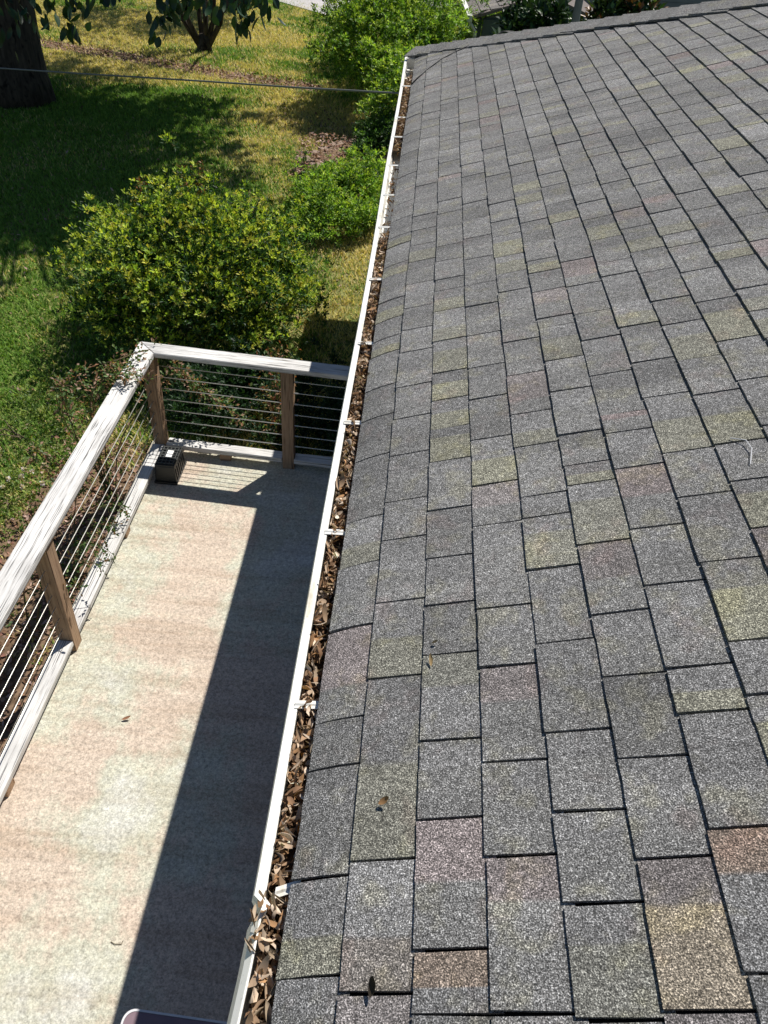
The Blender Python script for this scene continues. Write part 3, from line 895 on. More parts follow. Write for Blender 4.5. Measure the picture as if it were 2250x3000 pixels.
def plant(name, base, lob, label, cat, count, ln, wd, cols, tips=None, mat=None, group=None, stems=7, stem_r=0.02, bark=None, **k):
    base = np.array(base)
    root = empty(name, base, label, cat, group)
    rr = random.Random(len(lob)+count)
    lob = list(lob)+[(c+v*sz*rr.uniform(0.9, 1.35)+np.array([0, 0, sz*0.25]), sz*rr.uniform(0.22, 0.34), v) for c, sz, v in lob if v[2] > -0.1 and rr.random() < 0.55]
    V, F, T = crown(lob, count, ln, wd, cols, tips, **k)
    fk = V[:, 2] < base[2]+0.01
    V[fk, 2] = base[2]+0.01+rng.random(fk.sum())*0.03
    mesh('crown', V-base, F, mat or M_LEAF, root, base, tint=T)
    r = random.Random(hash(name) % 1000)
    pick = lob[:: max(1, len(lob)//stems)][:stems]
    for c, s, v in pick:
        a = Vector((base[0]+r.gauss(0, 0.06), base[1]+r.gauss(0, 0.06), base[2]-0.03))
        b = Vector(c); mid = a.lerp(b, 0.5)+Vector((r.gauss(0, .05), r.gauss(0, .05), 0.08))
        pts = [a, a.lerp(mid, 0.5), mid, b]
        Vs, Fs = tubevf([p-Vector(base) for p in pts], [stem_r, stem_r*0.85, stem_r*0.65, stem_r*0.3], 6)
        mesh('stem', Vs, Fs, bark or M_BARKL, root, base)
    return root
AZ = [(0.035, 0.09, 0.024), (0.055, 0.13, 0.03), (0.08, 0.17, 0.036), (0.022, 0.06, 0.02)]
AZT = [(0.48, 0.56, 0.07), (0.40, 0.52, 0.06), (0.32, 0.46, 0.06), (0.50, 0.48, 0.09), (0.28, 0.40, 0.05), (0.46, 0.54, 0.07)]
lo = lobes((-1.92, 7.25, -1.78), (1.18, 1.15, 0.76), 120, 0.26, 3, -0.5)
lo += lobes((-2.4, 7.35, -1.98), (0.6, 0.8, 0.5), 26, 0.22, 4, -0.4)
lo += lobes((-1.3, 7.3, -1.95), (0.60, 1.0, 0.55), 30, 0.22, 5, -0.4)
az = plant('azalea_shrub', (-2.1, 7.3, G), lo, 'large rounded azalea shrub with yellow-green tips beyond the railing', 'shrub', 90000, 0.040, 0.019, AZ, AZT, stems=12, upbias=0.7)
# tall reddish shoots on the azalea
for (x, y, z) in [(-2.42, 7.6, -1.05), (-2.05, 7.75, -0.95), (-1.90, 7.75, -0.90)]:
    n = 110
    h = rng.uniform(0, 0.32, n)
    P = np.stack([x+rng.normal(0, 0.03, n), y+rng.normal(0, 0.03, n), z-0.22+h], 1)
    V, F, T = kite(P, rdir(n)+np.array([0, 0, 0.6]), rdir(n)+np.array([0, 0, 0.6]), rng.uniform(0.03, 0.05, n), rng.uniform(0.012, 0.02, n), palette(n, [(0.26, 0.10, 0.05), (0.20, 0.15, 0.04), (0.13, 0.16, 0.03)]))
    c = np.array([x, y, z]); sh_ = mesh('shoot', V-c, F, M_LEAF, az, c, tint=T); sh_['kind'] = 'stuff'
    Vs, Fs = tubevf([(0, 0, -0.75), (0.01, 0.01, -0.3), (0, 0, 0.1)], [0.006, 0.004, 0.002], 5); mesh('stem', Vs, Fs, M_CANE, az, c)

GB = [(0.08, 0.18, 0.025), (0.12, 0.24, 0.03), (0.05, 0.13, 0.02), (0.17, 0.30, 0.04)]
GBT = [(0.34, 0.50, 0.06), (0.26, 0.44, 0.05), (0.40, 0.52, 0.08)]
lo = lobes((-0.55, 16.6, -1.5), (1.35, 1.9, 1.15), 75, 0.42, 8, -0.4)
lo += lobes((-0.2, 14.4, -1.75), (0.62, 1.3, 0.75), 46, 0.3, 9, -0.4)
lo += lobes((-0.35, 16.6, -1.0), (1.2, 1.6, 0.9), 30, 0.34, 10, 0.0)
plant('bright_green_bush', (-0.5, 16.4, G), lo, 'tall bright green bush beside the far corner of the roof', 'bush', 85000, 0.06, 0.025, GB, GBT, stems=8)
lo = lobes((-0.1, 20.3, -1.2), (1.75, 1.8, 1.4), 75, 0.45, 12, -0.4)
plant('leafy_bush', (-0.1, 20.3, G), lo, 'second green bush behind the tall bright one, near the shed', 'bush', 36000, 0.075, 0.03, GB, GBT, stems=8)
lo = lobes((-0.85, 10.9, -2.25), (0.62, 1.15, 0.36), 70, 0.23, 15, -0.2)
lo += lobes((-0.45, 11.3, -2.2), (0.35, 0.7, 0.45), 20, 0.22, 16, -0.2)
plant('low_green_shrub', (-0.95, 10.7, G), lo, 'low spreading green shrub along the house behind the azalea', 'shrub', 36000, 0.048, 0.02, GB, GBT, stems=8)
# shaded small shrub by the raised bed, against the wall
lo = lobes((-0.35, 13.4, -2.1), (0.35, 0.9, 0.35), 20, 0.25, 21, -0.2)
plant('dark_shrub', (-0.35, 13.4, G), lo, 'small dark green shrub between the raised bed and the house', 'shrub', 6000, 0.06, 0.025, AZ, stems=5)

# glossy broad-leaved shrub behind the hip
MG = [(0.012, 0.035, 0.016), (0.02, 0.055, 0.02), (0.03, 0.075, 0.02), (0.05, 0.10, 0.025)]
lo = lobes((2.05, 14.6, -1.35), (0.8, 0.7, 1.25), 60, 0.30, 31, -0.3)
plant('magnolia_shrub', (2.05, 14.6, G), lo, 'dark glossy broad-leaved shrub behind the roof hip, beside the shed', 'shrub', 11000, 0.13, 0.06, MG, None, M_GLOSSY, stems=6)
lo = lobes((3.3, 15.2, -1.2), (0.65, 0.6, 1.25), 44, 0.28, 33, -0.3)
plant('magnolia_shrub', (3.25, 15.2, G), lo, 'dark glossy broad-leaved shrub behind the roof hip, right of the pole', 'shrub', 8000, 0.13, 0.06, MG, [(0.09, 0.15, 0.03), (0.2, 0.10, 0.04)], M_GLOSSY, stems=6)
# small yellow weeds at the wall
lo = lobes((1.15, 13.6, -1.5), (0.25, 0.3, 0.75), 10, 0.17, 35, -0.2)
plant('yellow_green_plant', (1.15, 13.6, G), lo, 'small yellow-green plant in front of the shed wall', 'plant', 1500, 0.06, 0.03, [(0.2, 0.24, 0.02), (0.14, 0.2, 0.03)], None, stems=4)

# nandina with reddish leaves behind the far rail
nd = empty('reddish_plant', (-0.78, 5.42, G), 'slender plant with pink and orange leaves behind the middle railing post', 'plant')
V, F = tubevf([(0, 0, -0.02), (0.02, 0.0, 0.5), (0.0, 0.02, 1.0)], [0.012, 0.01, 0.005], 6); mesh('stem', V, F, M_CANE, nd, (-0.78, 5.42, G))
n = 420
h = rng.random(n)
P = np.stack([-0.78+rng.normal(0, 0.07, n), 5.42+rng.normal(0, 0.07, n), G+0.1+0.92*h], 1)
V, F, T = kite(P, rdir(n), rdir(n)+np.array([0, 0, 1]), rng.uniform(0.03, 0.055, n), rng.uniform(0.014, 0.024, n), palette(n, [(0.30, 0.16, 0.08), (0.34, 0.12, 0.07), (0.12, 0.15, 0.04), (0.38, 0.24, 0.14), (0.08, 0.12, 0.03)]))
c = np.array([-0.78, 5.42, G]); mesh('leaves', V-c, F, M_LEAF, nd, c, tint=T)
# undergrowth added behind the far rail, its shade put into dark leaf colours
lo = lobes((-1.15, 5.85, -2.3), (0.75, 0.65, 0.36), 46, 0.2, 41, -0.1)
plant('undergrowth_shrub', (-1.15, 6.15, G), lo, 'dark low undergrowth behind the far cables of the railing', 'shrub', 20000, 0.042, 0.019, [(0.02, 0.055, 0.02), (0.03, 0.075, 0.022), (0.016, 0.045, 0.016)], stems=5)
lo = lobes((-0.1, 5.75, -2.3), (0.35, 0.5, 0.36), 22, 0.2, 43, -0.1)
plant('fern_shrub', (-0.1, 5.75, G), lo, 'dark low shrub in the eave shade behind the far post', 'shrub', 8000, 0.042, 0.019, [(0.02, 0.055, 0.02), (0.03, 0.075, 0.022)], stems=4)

# climbing rose along the left rail: canes with leaflets
ROSE = [(0.04, 0.09, 0.022), (0.06, 0.12, 0.03), (0.09, 0.14, 0.04), (0.16, 0.10, 0.05)]
def cane_plant(name, base, tips, label, leaves=26, ln=0.03, flowers=0, cols=ROSE, cat='rose', r0=0.006, spread=0.05):
    base = np.array(base, float)
    root = empty(name, base, label, cat)
    allP, allD, allU = [], [], []
    for tpts in tips:
        pts = [Vector(base+np.array([random.gauss(0, 0.04), random.gauss(0, 0.04), -0.02]))]+[Vector(p) for p in tpts]
        # resample as smooth curve
        sm = []
        for i in range(len(pts)-1):
            p0 = pts[max(0, i-1)]; p1 = pts[i]; p2 = pts[i+1]; p3 = pts[min(len(pts)-1, i+2)]
            for j in range(5):
                t = j/5.0
                sm.append(0.5*((2*p1)+(p2-p0)*t+(2*p0-5*p1+4*p2-p3)*t*t+(3*p1-p0-3*p2+p3)*t**3))
        sm.append(pts[-1])
        k = len(sm)
        V, F = tubevf([p-Vector(base) for p in sm], [r0*(1-0.75*i/k) for i in range(k)], 5)
        mesh('cane', V, F, M_CANE, root, base)
        m_ = leaves*len(tpts)
        idx = np.clip((rng.random(m_)**0.7*(k-1)), 0, k-1.001)
        i0 = idx.astype(int); fr = (idx-i0)[:, None]
        arr = np.array([tuple(p) for p in sm])
        p = arr[i0]*(1-fr)+arr[i0+1]*fr
        off = rdir(m_)*spread*rng.uniform(0.3, 1, (m_, 1))
        allP.append(p+off); allD.append(off+rdir(m_)*0.02); allU.append(rdir(m_)*0.6+np.array([0, 0, 1.0]))
    P = np.concatenate(allP); n = len(P)
    # five leaflets per leaf
    D0 = np.concatenate(allD); D0 /= np.linalg.norm(D0, axis=1, keepdims=True); U0 = np.concatenate(allU)
    PP = np.concatenate([P+D0*0.02*j for j in range(3)]); DD = np.concatenate([D0+rdir(n)*0.6 for j in range(3)]); UU = np.concatenate([U0]*3)
    V, F, T = kite(PP, DD, UU, ln*rng.uniform(0.7, 1.3, 3*n), ln*0.62*rng.uniform(0.7, 1.2, 3*n), palette(3*n, cols, 0.25))
    V[:, 2] = np.maximum(V[:, 2], G+0.01)
    mesh('leaves', V-base, F, M_LEAF, root, base, tint=T)
    return root
def pz(u, z): return tuple(at_z(u, z))
b1 = pz((330, 1240), G)
cane_plant('climbing_rose', (-1.95, 4.55, G), [
    [(-1.95, 4.5, -1.7), (-1.80, 4.5, -1.22), (-1.66, 4.52, -1.14), (-1.50, 4.54, -1.22)],
    [(-1.92, 4.45, -1.8), (-1.85, 4.38, -1.3), (-1.70, 4.42, -1.13), (-1.58, 4.45, -1.12)],
    [(-2.0, 4.4, -1.75), (-2.0, 4.3, -1.25), (-1.92, 4.2, -1.1)],
    [(-1.98, 4.6, -1.8), (-1.88, 4.6, -1.25), (-1.7, 4.62, -1.12), (-1.56, 5.0, -1.25), (-1.42, 5.1, -1.5), (-1.3, 5.12, -1.65), (-1.12, 5.12, -1.78), (-1.0, 5.12, -1.88)],
    [(-1.9, 4.8, -2.0), (-1.7, 5.05, -1.7), (-1.5, 5.1, -1.5), (-1.38, 5.12, -1.55), (-1.25, 5.12, -1.75)],
    [(-2.0, 4.5, -1.9), (-2.05, 4.35, -1.5), (-1.98, 4.3, -1.2), (-1.85, 4.35, -1.08)],
    [(-2.0, 4.2, -1.9), (-2.1, 4.0, -1.6), (-2.05, 3.9, -1.4)],
    [(-1.9, 4.6, -1.7), (-1.75, 4.55, -1.4), (-1.7, 4.5, -1.25)],
    ], 'climbing rose with reddish tips sprawling over the railing corner', 26, 0.03, cols=[(0.06, 0.12, 0.03), (0.09, 0.16, 0.04), (0.13, 0.19, 0.05), (0.30, 0.16, 0.09), (0.34, 0.22, 0.16)])
cane_plant('trailing_rose', (-1.95, 3.75, G), [
    [(-1.85, 3.8, -2.1), (-1.72, 3.85, -1.95), (-1.62, 3.85, -1.95)],
    [(-1.85, 3.65, -2.05), (-1.7, 3.65, -1.92), (-1.56, 3.6, -1.97)],
    [(-1.82, 3.95, -2.0), (-1.68, 4.0, -1.9), (-1.58, 3.98, -1.92)],
    [(-1.9, 3.9, -1.9), (-1.82, 3.95, -1.6), (-1.75, 4.0, -1.4)],
    [(-2.0, 3.7, -2.0), (-1.95, 3.7, -1.7), (-1.85, 3.75, -1.5)],
    ], 'leafy rose trailing through the left cables onto the bottom rail', 17, 0.026, spread=0.04)
cane_plant('arching_rose', (-1.98, 3.2, G), [
    [(-1.8, 3.25, -1.75), (-1.62, 3.28, -1.72), (-1.47, 3.30, -1.78)],
    [(-1.85, 3.05, -1.7), (-1.68, 3.02, -1.62), (-1.5, 3.0, -1.66)],
    [(-2.1, 3.1, -2.0), (-2.0, 3.0, -1.8)],
    ], 'sparse rose shoots arching through the cables beside the near post', 7, 0.028, spread=0.035)
# ground-cover roses to the left of the rail
for i, (u, r_, lab) in enumerate([((90, 1290), 0.55, 'leafy green ground cover left of the railing, farthest of three clumps'),
                               ((40, 1470), 0.42, 'leafy ground cover with pale flowers at the left edge of the photo'),
                               ((215, 1180), 0.5, 'leafy green ground cover in the shade left of the railing corner')]):
    p = at_z(u, G)
    lo = lobes((p[0], p[1], G+0.02), (r_, r_, 0.10), 26, 0.13, 60+i, 0.0)
    o = plant('ground_cover', (p[0], p[1], G), lo, lab, 'plant', 1500, 0.03, 0.015, [(0.07, 0.14, 0.03), (0.11, 0.19, 0.04), (0.15, 0.21, 0.05)], [(0.22, 0.29, 0.06), (0.17, 0.24, 0.05)], stems=3, stem_r=0.006)
    if i == 1:
        for j in range(16):
            q = (p[0]+random.gauss(0, 0.2), p[1]+random.gauss(0, 0.2), G+0.2+random.random()*0.08)
            m_ = 12
            V, F, T = kite(np.zeros((m_, 3)), rdir(m_)+np.array([0, 0, 0.4]), rdir(m_), np.full(m_, 0.026), np.full(m_, 0.02), palette(m_, [(0.75, 0.72, 0.74), (0.7, 0.6, 0.64)], 0.05))
            mesh('flower', V, F, M_LEAF, o, q, tint=T)

# ------------------------------------------------------------------ trees
def tree(name, base, label, trunk_pts, radii, limbs, lob, count, ln, wd, cols, mat, bark, tips=None, extra=None, **k):
    base = np.array(base, float); root = empty(name, base, label, 'tree')
    V, F = tubevf([np.array(p)-base for p in trunk_pts], radii, 16)
    # bark irregularity
    V = [v*1.0+Vector((random.gauss(0, 0.012), random.gauss(0, 0.012), 0))*(radii[0]/0.3) for v in V]
    mesh('trunk', V, F, bark, root, base, smooth=True)
    for pts, r in limbs:
        V, F = tubevf([np.array(p)-base for p in pts], [r*(1-0.7*i/(len(pts)-1)) for i in range(len(pts))], 8)
        mesh('limb', V, F, bark, root, base, smooth=True)
    V, F, T = crown(lob, count, ln, wd, cols, tips, **k)
    if extra is not None:
        v2, f2, t2 = extra; F = np.concatenate([F, f2+len(V)]); V = np.concatenate([V, v2]); T = np.concatenate([T, t2])
    mesh('crown', V-base, F, mat, root, base, tint=T)
    return root
# big magnolia at the left: trunk in the frame, crown above it
TB = np.array([-7.0, 15.1, G-0.05])
CC = np.array([-4.8, 15.3, 4.1])
lo = lobes(CC, (5.0, 5.9, 3.0), 260, 1.05, 71, -0.9, 0.15)
lo = [l for l in lo if l[0][2]-1.15*l[1] > 1.9-0.155*(l[0][1]-l[1])]
# unseen crown shaped for light
def shadow_at(l, z): return l[0][0]-0.355*(l[0][2]-z)+0.7*l[1], l[0][1]-0.505*(l[0][2]-z)-0.8*l[1]
lo = [l for l in lo if not (shadow_at(l, -1.2)[0] > -1.7 and shadow_at(l, -1.2)[1] > 11) and not (shadow_at(l, -1.2)[1] < 8.9 and shadow_at(l, -1.2)[0] > -4.2)]
limbs = []
for c, s, v in lo[::9]:
    a = TB+np.array([0, 0, random.uniform(2.2, 5.0)]); b = c
    limbs.append(([a, a*0.6+b*0.4+np.array([0, 0, 0.3]), b], 0.16))
# hanging leaf sprays in the frame
Ps, Ds, Us = [], [], []
def spray(u, y, n, spread, dropz):
    p = at_y(u, y)
    q = p+rng.normal(0, 1, (n, 3))*np.array([spread, 0.25, dropz])
    Ps.append(q); Ds.append(rdir(n)*0.6+np.array([0, 0, -0.9])); Us.append(rdir(n)+np.array([0, -0.6, 0.2]))
    limbs.append(([CC+np.array([1.5, -2.5, -1.6]), (CC+np.array([2.5, -4.5, -2.0]))*0.5+p*0.5+np.array([0, 0, 0.5]), p+np.array([0, 0, 0.25]), p], 0.03))
for a in [((195, 20), 9.0, 34, 0.10, 0.12), ((20, 15), 9.4, 50, 0.22, 0.16), ((285, -14), 9.2, 12, 0.06, 0.05), ((488, 20), 9.6, 36, 0.07, 0.12), ((530, -2), 9.4, 22, 0.09, 0.05),
          ((660, 0), 9.2, 22, 0.10, 0.05), ((715, 25), 9.2, 26, 0.06, 0.09), ((765, 0), 9.2, 16, 0.06, 0.07)]:
    spray(*a)
P = np.concatenate(Ps); n = len(P)
ex = leafmesh(P, np.concatenate(Ds), np.concatenate(Us), rng.uniform(0.11, 0.17, n), rng.uniform(0.055, 0.08, n), rng.normal(0.2, 0.4, n), palette(n, MG[:2], 0.2), 4)
ex = (ex[0], np.concatenate([ex[1][:, [0, 1, 2]], ex[1][:, [0, 2, 3]]]), ex[2])
tree('magnolia_tree', TB, 'huge dark trunked magnolia shading the lawn at the left edge', [TB, TB+[0, 0, 0.5], TB+[0.05, 0, 2.0], TB+[0.1, 0.1, 4.5], TB+[0.4, 0.4, 8]],
     [0.62, 0.52, 0.47, 0.36, 0.12], limbs, lo, 85000, 0.24, 0.10, MG, M_GLOSSY, M_BARK, extra=ex, upbias=0.1)
# crape myrtle with several stems; dark bark colour stands in for their shade
CB = np.append(at_z((600, 152), G)[:2], G-0.03)
limbs = []; tipsl = []
for i, (dx, dy) in enumerate([(-0.62, 0.1), (-0.40, -0.15), (-0.12, 0.2), (0.10, -0.1), (0.30, 0.1), (0.55, 0.0), (0.05, 0.35)]):
    p0 = CB+np.array([dx*0.14, dy*0.12, 0.12]); p1 = CB+np.array([dx*0.72, dy*0.5, 0.62]); p2 = CB+np.array([dx*1.3, dy*1.4, 1.9]); p3 = CB+np.array([dx*2.8, dy*3, 4.0])
    limbs.append(([p0, p1, p2, p3], 0.068)); tipsl.append(p3)
lo = lobes(CB+np.array([-0.2, 0, 3.7]), (1.7, 1.7, 1.1), 40, 0.5, 81, -0.6)
lo = [l for l in lo if l[0][2] > -0.1]
tree('crape_myrtle', CB, 'multi-stemmed small tree standing behind the dirt path', [CB, CB+[0, 0, 0.2], CB+[0.0, 0, 0.40]], [0.20, 0.15, 0.10], limbs, lo, 7000, 0.07, 0.035, GB, M_LEAF, M_BARK)
# third tree trunk further off
T3 = np.append(at_z((700, 28), G)[:2], G-0.03)
lo = lobes(T3+np.array([0, 0, 5.2]), (2.2, 2.2, 1.6), 40, 0.7, 85, -0.7)
tree('far_tree', T3, 'dark straight tree trunk near the driveway behind the multi-stemmed tree', [T3, T3+[0, 0, 0.3], T3+[0, 0, 2.5], T3+[0.1, 0, 4.5]], [0.42, 0.31, 0.27, 0.2],
     [([T3+[0, 0, 3], T3+[1.2, 0, 4.8]], 0.1), ([T3+[0, 0, 3], T3+[-1.2, 0.4, 5.0]], 0.1)], lo, 9000, 0.14, 0.06, MG, M_LEAF, M_BARK)

# ------------------------------------------------------------------ raised bed with block edging
ra = at_z((884, 446), G+0.25); rb = at_z((1012, 545), G+0.25); rc = at_z((1045, 405), G+0.25)
bed = empty('raised_bed', (ra[0]+0.5, ra[1]-0.2, G), 'low raised bed edged with pale stone blocks beside the green bushes', 'raised bed')
def block_row(pa, pb, n):
    for lev in range(2):
        for i in range(n):
            off = 0.5 if lev == 1 else 0.0
            t0 = (i+0.5+off*0.3)/n
            p = np.array(pa)*(1-t0)+np.array(pb)*t0
            l = np.linalg.norm((np.array(pb)-np.array(pa))[:2])/n
            a = math.atan2(pb[1]-pa[1], pb[0]-pa[0])+random.gauss(0, 0.16)
            bevbox('block', (l*random.uniform(0.72, 0.98), 0.17+random.uniform(-0.05, 0.05), 0.118), (p[0]+random.gauss(0, 0.03), p[1]+random.gauss(0, 0.03), G+0.058+lev*0.121), M_STONE, bed, 0.03, (0, 0, a))
block_row(ra, rb, 5); block_row(ra, rc, 4)
V = [(ra[0]+0.06, ra[1], G-0.02), (rb[0]+0.06, rb[1], G-0.02), (0.25, rb[1], G-0.02), (0.25, rc[1]-0.05, G-0.02), (rc[0], rc[1]-0.04, G-0.02)]
Vt = [(x, y, G+0.235) for x, y, z in V]
k = len(V); cbed = np.array([ra[0]+0.5, ra[1]-0.2, G])
mesh('soil', np.array(V+Vt)-cbed, [tuple(range(k, 2*k))]+[(i, (i+1) % k, k+(i+1) % k, k+i) for i in range(k)], M_DIRT, bed, cbed)

# ------------------------------------------------------------------ overhead service wire
pw = [at_y((1175, 274), 8.75)]
pw = [np.array([0.352, 8.45, -0.31]), at_y((1165, 273), 8.8), at_y((880, 257), 9.6), at_y((585, 237), 10.5), at_y((290, 219), 11.3), at_y((0, 200), 12.2)]
dlt = pw[-1]-pw[-2]
pw.append(pw[-1]+dlt*2+np.array([0, 0, 0.3])); pw.append(pw[-1]+dlt*5+np.array([0, 0, 2.2]))
c = pw[3]; V, F = tubevf([p-c for p in pw], 0.011, 6)
tag(mesh('service_wire', V, F, M_WIRE2, None, c, smooth=True), 'grey overhead service wire crossing the lawn to the house', 'wire')
pe = pw[-1]
V, F = tubevf([(0, 0, 0), (0, 0, pe[2]-G+1.2)], [0.15, 0.11], 12)
o = mesh('utility_pole', V, F, M_BARK, None, (pe[0], pe[1]+0.12, G)); tag(o, 'wooden utility pole carrying the service wire', 'pole')

# ------------------------------------------------------------------ neighbour's shed, house and pole
zs = -0.75
sa = at_z((1385, 47), zs); sb = at_z((1361, -6), zs)
ed = (sb-sa); ed[2] = 0; el = np.linalg.norm(ed); ed /= el
pn = np.array([ed[1], -ed[0], 0])      # to the right of the eave line
shed = empty('garden_shed', (sa[0]+pn[0]*1.0+ed[0]*1.5, sa[1]+pn[1]*1.0+ed[1]*1.5, G), 'small dark teal shed with old shingle roof and white gutter', 'shed')
def SP(a, b, z): return sa+ed*a+pn*b+np.array([0, 0, z])
ln_s = 4.0; wd_s = 2.6; rise = 0.42
Vr = [SP(0, 0, 0), SP(ln_s, 0, 0), SP(ln_s, wd_s/2, rise), SP(0, wd_s/2, rise), SP(0, wd_s, 0), SP(ln_s, wd_s, 0)]
Vr = Vr+[v-np.array([0, 0, 0.05]) for v in Vr]
cs = SP(ln_s/2, wd_s/2, 0.2)
roof2 = mesh('roof', np.array(Vr)-cs, [(0, 3, 2, 1), (3, 4, 5, 2), (6, 7, 8, 9), (9, 8, 11, 10), (0, 1, 7, 6), (0, 6, 9, 3), (3, 9, 10, 4), (4, 10, 11, 5), (1, 2, 8, 7), (2, 5, 11, 8)], M_SHEDR, shed, cs)
# shingle courses on the shed roof as thin strips
nrm_s = np.cross(ed, (SP(0, wd_s/2, rise)-SP(0, 0, 0))); nrm_s /= np.linalg.norm(nrm_s)
if nrm_s[2] < 0: nrm_s = -nrm_s
for i in range(8):
    for j in range(14):
        t0 = i/8; t1 = (i+1)/8+0.01
        a0 = (j+0.5*(i % 2))*0.28+0.02; a1 = min(a0+0.272, ln_s)
        if a0 > ln_s-0.05: continue
        p = [SP(a0, wd_s/2*t0, rise*t0)+nrm_s*0.016, SP(a1, wd_s/2*t0, rise*t0)+nrm_s*0.016, SP(a1, wd_s/2*t1, rise*t1)+nrm_s*0.004, SP(a0, wd_s/2*t1, rise*t1)+nrm_s*0.004]
        p += [p[0]-nrm_s*0.012, p[1]-nrm_s*0.012]
        c = sum(p)/6; v = random.uniform(0.75, 1.2)
        mesh('shingle', np.array(p)-c, [(0, 1, 2, 3), (0, 4, 5, 1)], M_SH, roof2, c, tint=(v*1.02, v*0.95, v*0.92))
def wallbox(name, p, q, z0, z1, mat, root, th=0.08):
    p = np.array(p); q = np.array(q); l = np.linalg.norm((q-p)[:2]); a = math.atan2(q[1]-p[1], q[0]-p[0])
    c = (p+q)/2
    return bevbox(name, (l, th, z1-z0), (c[0], c[1], (z0+z1)/2), mat, root, 0.004, (0, 0, a))
wallbox('wall', SP(0.2, 0.16, 0), SP(ln_s-0.2, 0.16, 0), G-0.05, zs-0.06, M_SHEDW, shed)
wallbox('wall', SP(0.2, 0.22, 0), SP(0.2, wd_s-0.16, 0), G-0.05, zs-0.06, M_SHEDW, shed)
V = [SP(0.24, 0.2, -0.06), SP(0.24, wd_s-0.2, -0.06), SP(0.24, wd_s/2, rise-0.11)]
V2 = [v-ed*0.05 for v in V]
c = sum(V)/3; mesh('gable', np.array(V+V2)-c, [(0, 1, 2), (5, 4, 3), (0, 3, 4, 1), (1, 4, 5, 2), (2, 5, 3, 0)], M_SHEDW, shed, c)
wallbox('door', SP(0.13, 0.75, 0), SP(0.13, 1.55, 0), G, zs-0.2, M_NEIGH, shed, 0.05)
gp = [SP(-0.03, -0.05, -0.03), SP(ln_s, -0.05, -0.03)]
wallbox('gutter', gp[0], gp[1], zs-0.09, zs+0.012, M_GUT, shed, 0.09)
V, F = tubevf([SP(0.05, -0.05, -0.09), SP(0.05, 0.08, -0.25), SP(0.05, 0.08, G-zs+0.05)], 0.035, 8); V = rel(V, tuple(cs)); mesh('downspout', V, F, M_GUT, shed, cs)

nh = empty('neighbour_house', (9.5, 30.0, G), 'slate blue neighbouring house wall in shade behind the roof hip', 'house')
bevbox('wall', (13.0, 0.2, 3.2), (9.5, 27.0, G+1.6), M_NEIGH, nh, 0.004)
bevbox('wall', (0.2, 6.0, 3.2), (3.1, 30.1, G+1.6), M_NEIGH, nh, 0.004)
bevbox('wall', (0.2, 6.0, 3.2), (15.9, 30.1, G+1.6), M_NEIGH, nh, 0.004)
for i in range(14):
    bevbox('siding_board', (12.98, 0.02, 0.205), (9.5, 26.886, G+0.13+i*0.222), M_NEIGH, nh, 0.004, (0.05, 0, 0))
V = [(-7.0, -3.7, 0), (7.0, -3.7, 0), (7.0, 0, 1.5), (-7.0, 0, 1.5), (-7, 3.7, 0), (7, 3.7, 0)]
V += [(x, y, z-0.12) for x, y, z in V]
mesh('roof', V, [(0, 1, 2, 3), (3, 2, 5, 4), (6, 9, 8, 7), (9, 10, 11, 8), (0, 6, 7, 1), (0, 3, 9, 6), (3, 4, 10, 9), (4, 5, 11, 10), (1, 7, 8, 2), (2, 8, 11, 5)], M_SHEDR, nh, (9.5, 30.0, G+3.25))
V, F = tubevf([(0, 0, 0), (0, 0, 4.0)], [0.062, 0.058], 12)
pb = at_y((1690, 40), 14.0)
tag(mesh('grey_post', V, F, M_POLE, None, (pb[0], pb[1], G)), 'slate grey post standing between the glossy shrubs', 'post')

# ------------------------------------------------------------------ grass and fallen leaves
def in_view(P, pad=60):
    v = (P-CAM) @ RC.T
    u = 1125+FPX*v[:, 0]/v[:, 2]; w = 1500+FPX*v[:, 1]/v[:, 2]
    return (v[:, 2] > 0) & (u > -pad) & (u < 1500) & (w > -pad) & (w < 2500)
def vnoise(x, y, s, seed=0):
    r = np.random.default_rng(seed); g = r.random((64, 64))
    X = x*s; Y = y*s; i = np.floor(X).astype(int); j = np.floor(Y).astype(int); fx = X-i; fy_ = Y-j
    fx = fx*fx*(3-2*fx); fy_ = fy_*fy_*(3-2*fy_)
    q = lambda a, b: g[a % 64, b % 64]
    return (q(i, j)*(1-fx)+q(i+1, j)*fx)*(1-fy_)+(q(i, j+1)*(1-fx)+q(i+1, j+1)*fx)*fy_
npt = 420000
X = rng.uniform(-12, 2, npt); Y = 3.0+rng.random(npt)**1.5*25
P = np.stack([X, Y, ground_h(X, Y)], 1)
dens = 0.25+0.9*(vnoise(X, Y, 0.55, 3)*0.6+vnoise(X, Y, 1.9, 4)*0.4)
ok = in_view(P) & ~((X > -1.78) & (Y < 5.15)) & ~((X > -2.55) & (Y < 5.0) & (rng.random(npt) < 0.9)) & ~((X > 0.3) & (Y < 8.7)) & (rng.random(npt) < dens) & ~((np.abs(Y-np.interp(X, [q[0] for q in pp], [q[1] for q in pp])) < 0.42) & (X > -9) & (X < -1.9) & (rng.random(npt) < 0.85))
P = P[ok]; X = X[ok]; Y = Y[ok]; n = len(P)
n = min(n, 150000); P = P[:n]; X = X[:n]; Y = Y[:n]
sc_ = 1+np.clip((Y-8)/16, 0, 1)*1.3
nb = 3
PP = np.repeat(P, nb, 0)+np.concatenate([rng.normal(0, 0.02, (n*nb, 2)), np.zeros((n*nb, 1))], 1)
az_ = rng.uniform(0, 2*math.pi, n*nb)
hh = rng.uniform(0.022, 0.06, n*nb)*np.repeat(sc_, nb)**0.5; ww = rng.uniform(0.005, 0.010, n*nb)*np.repeat(sc_, nb)
lean = rng.uniform(0.2, 1.3, n*nb)
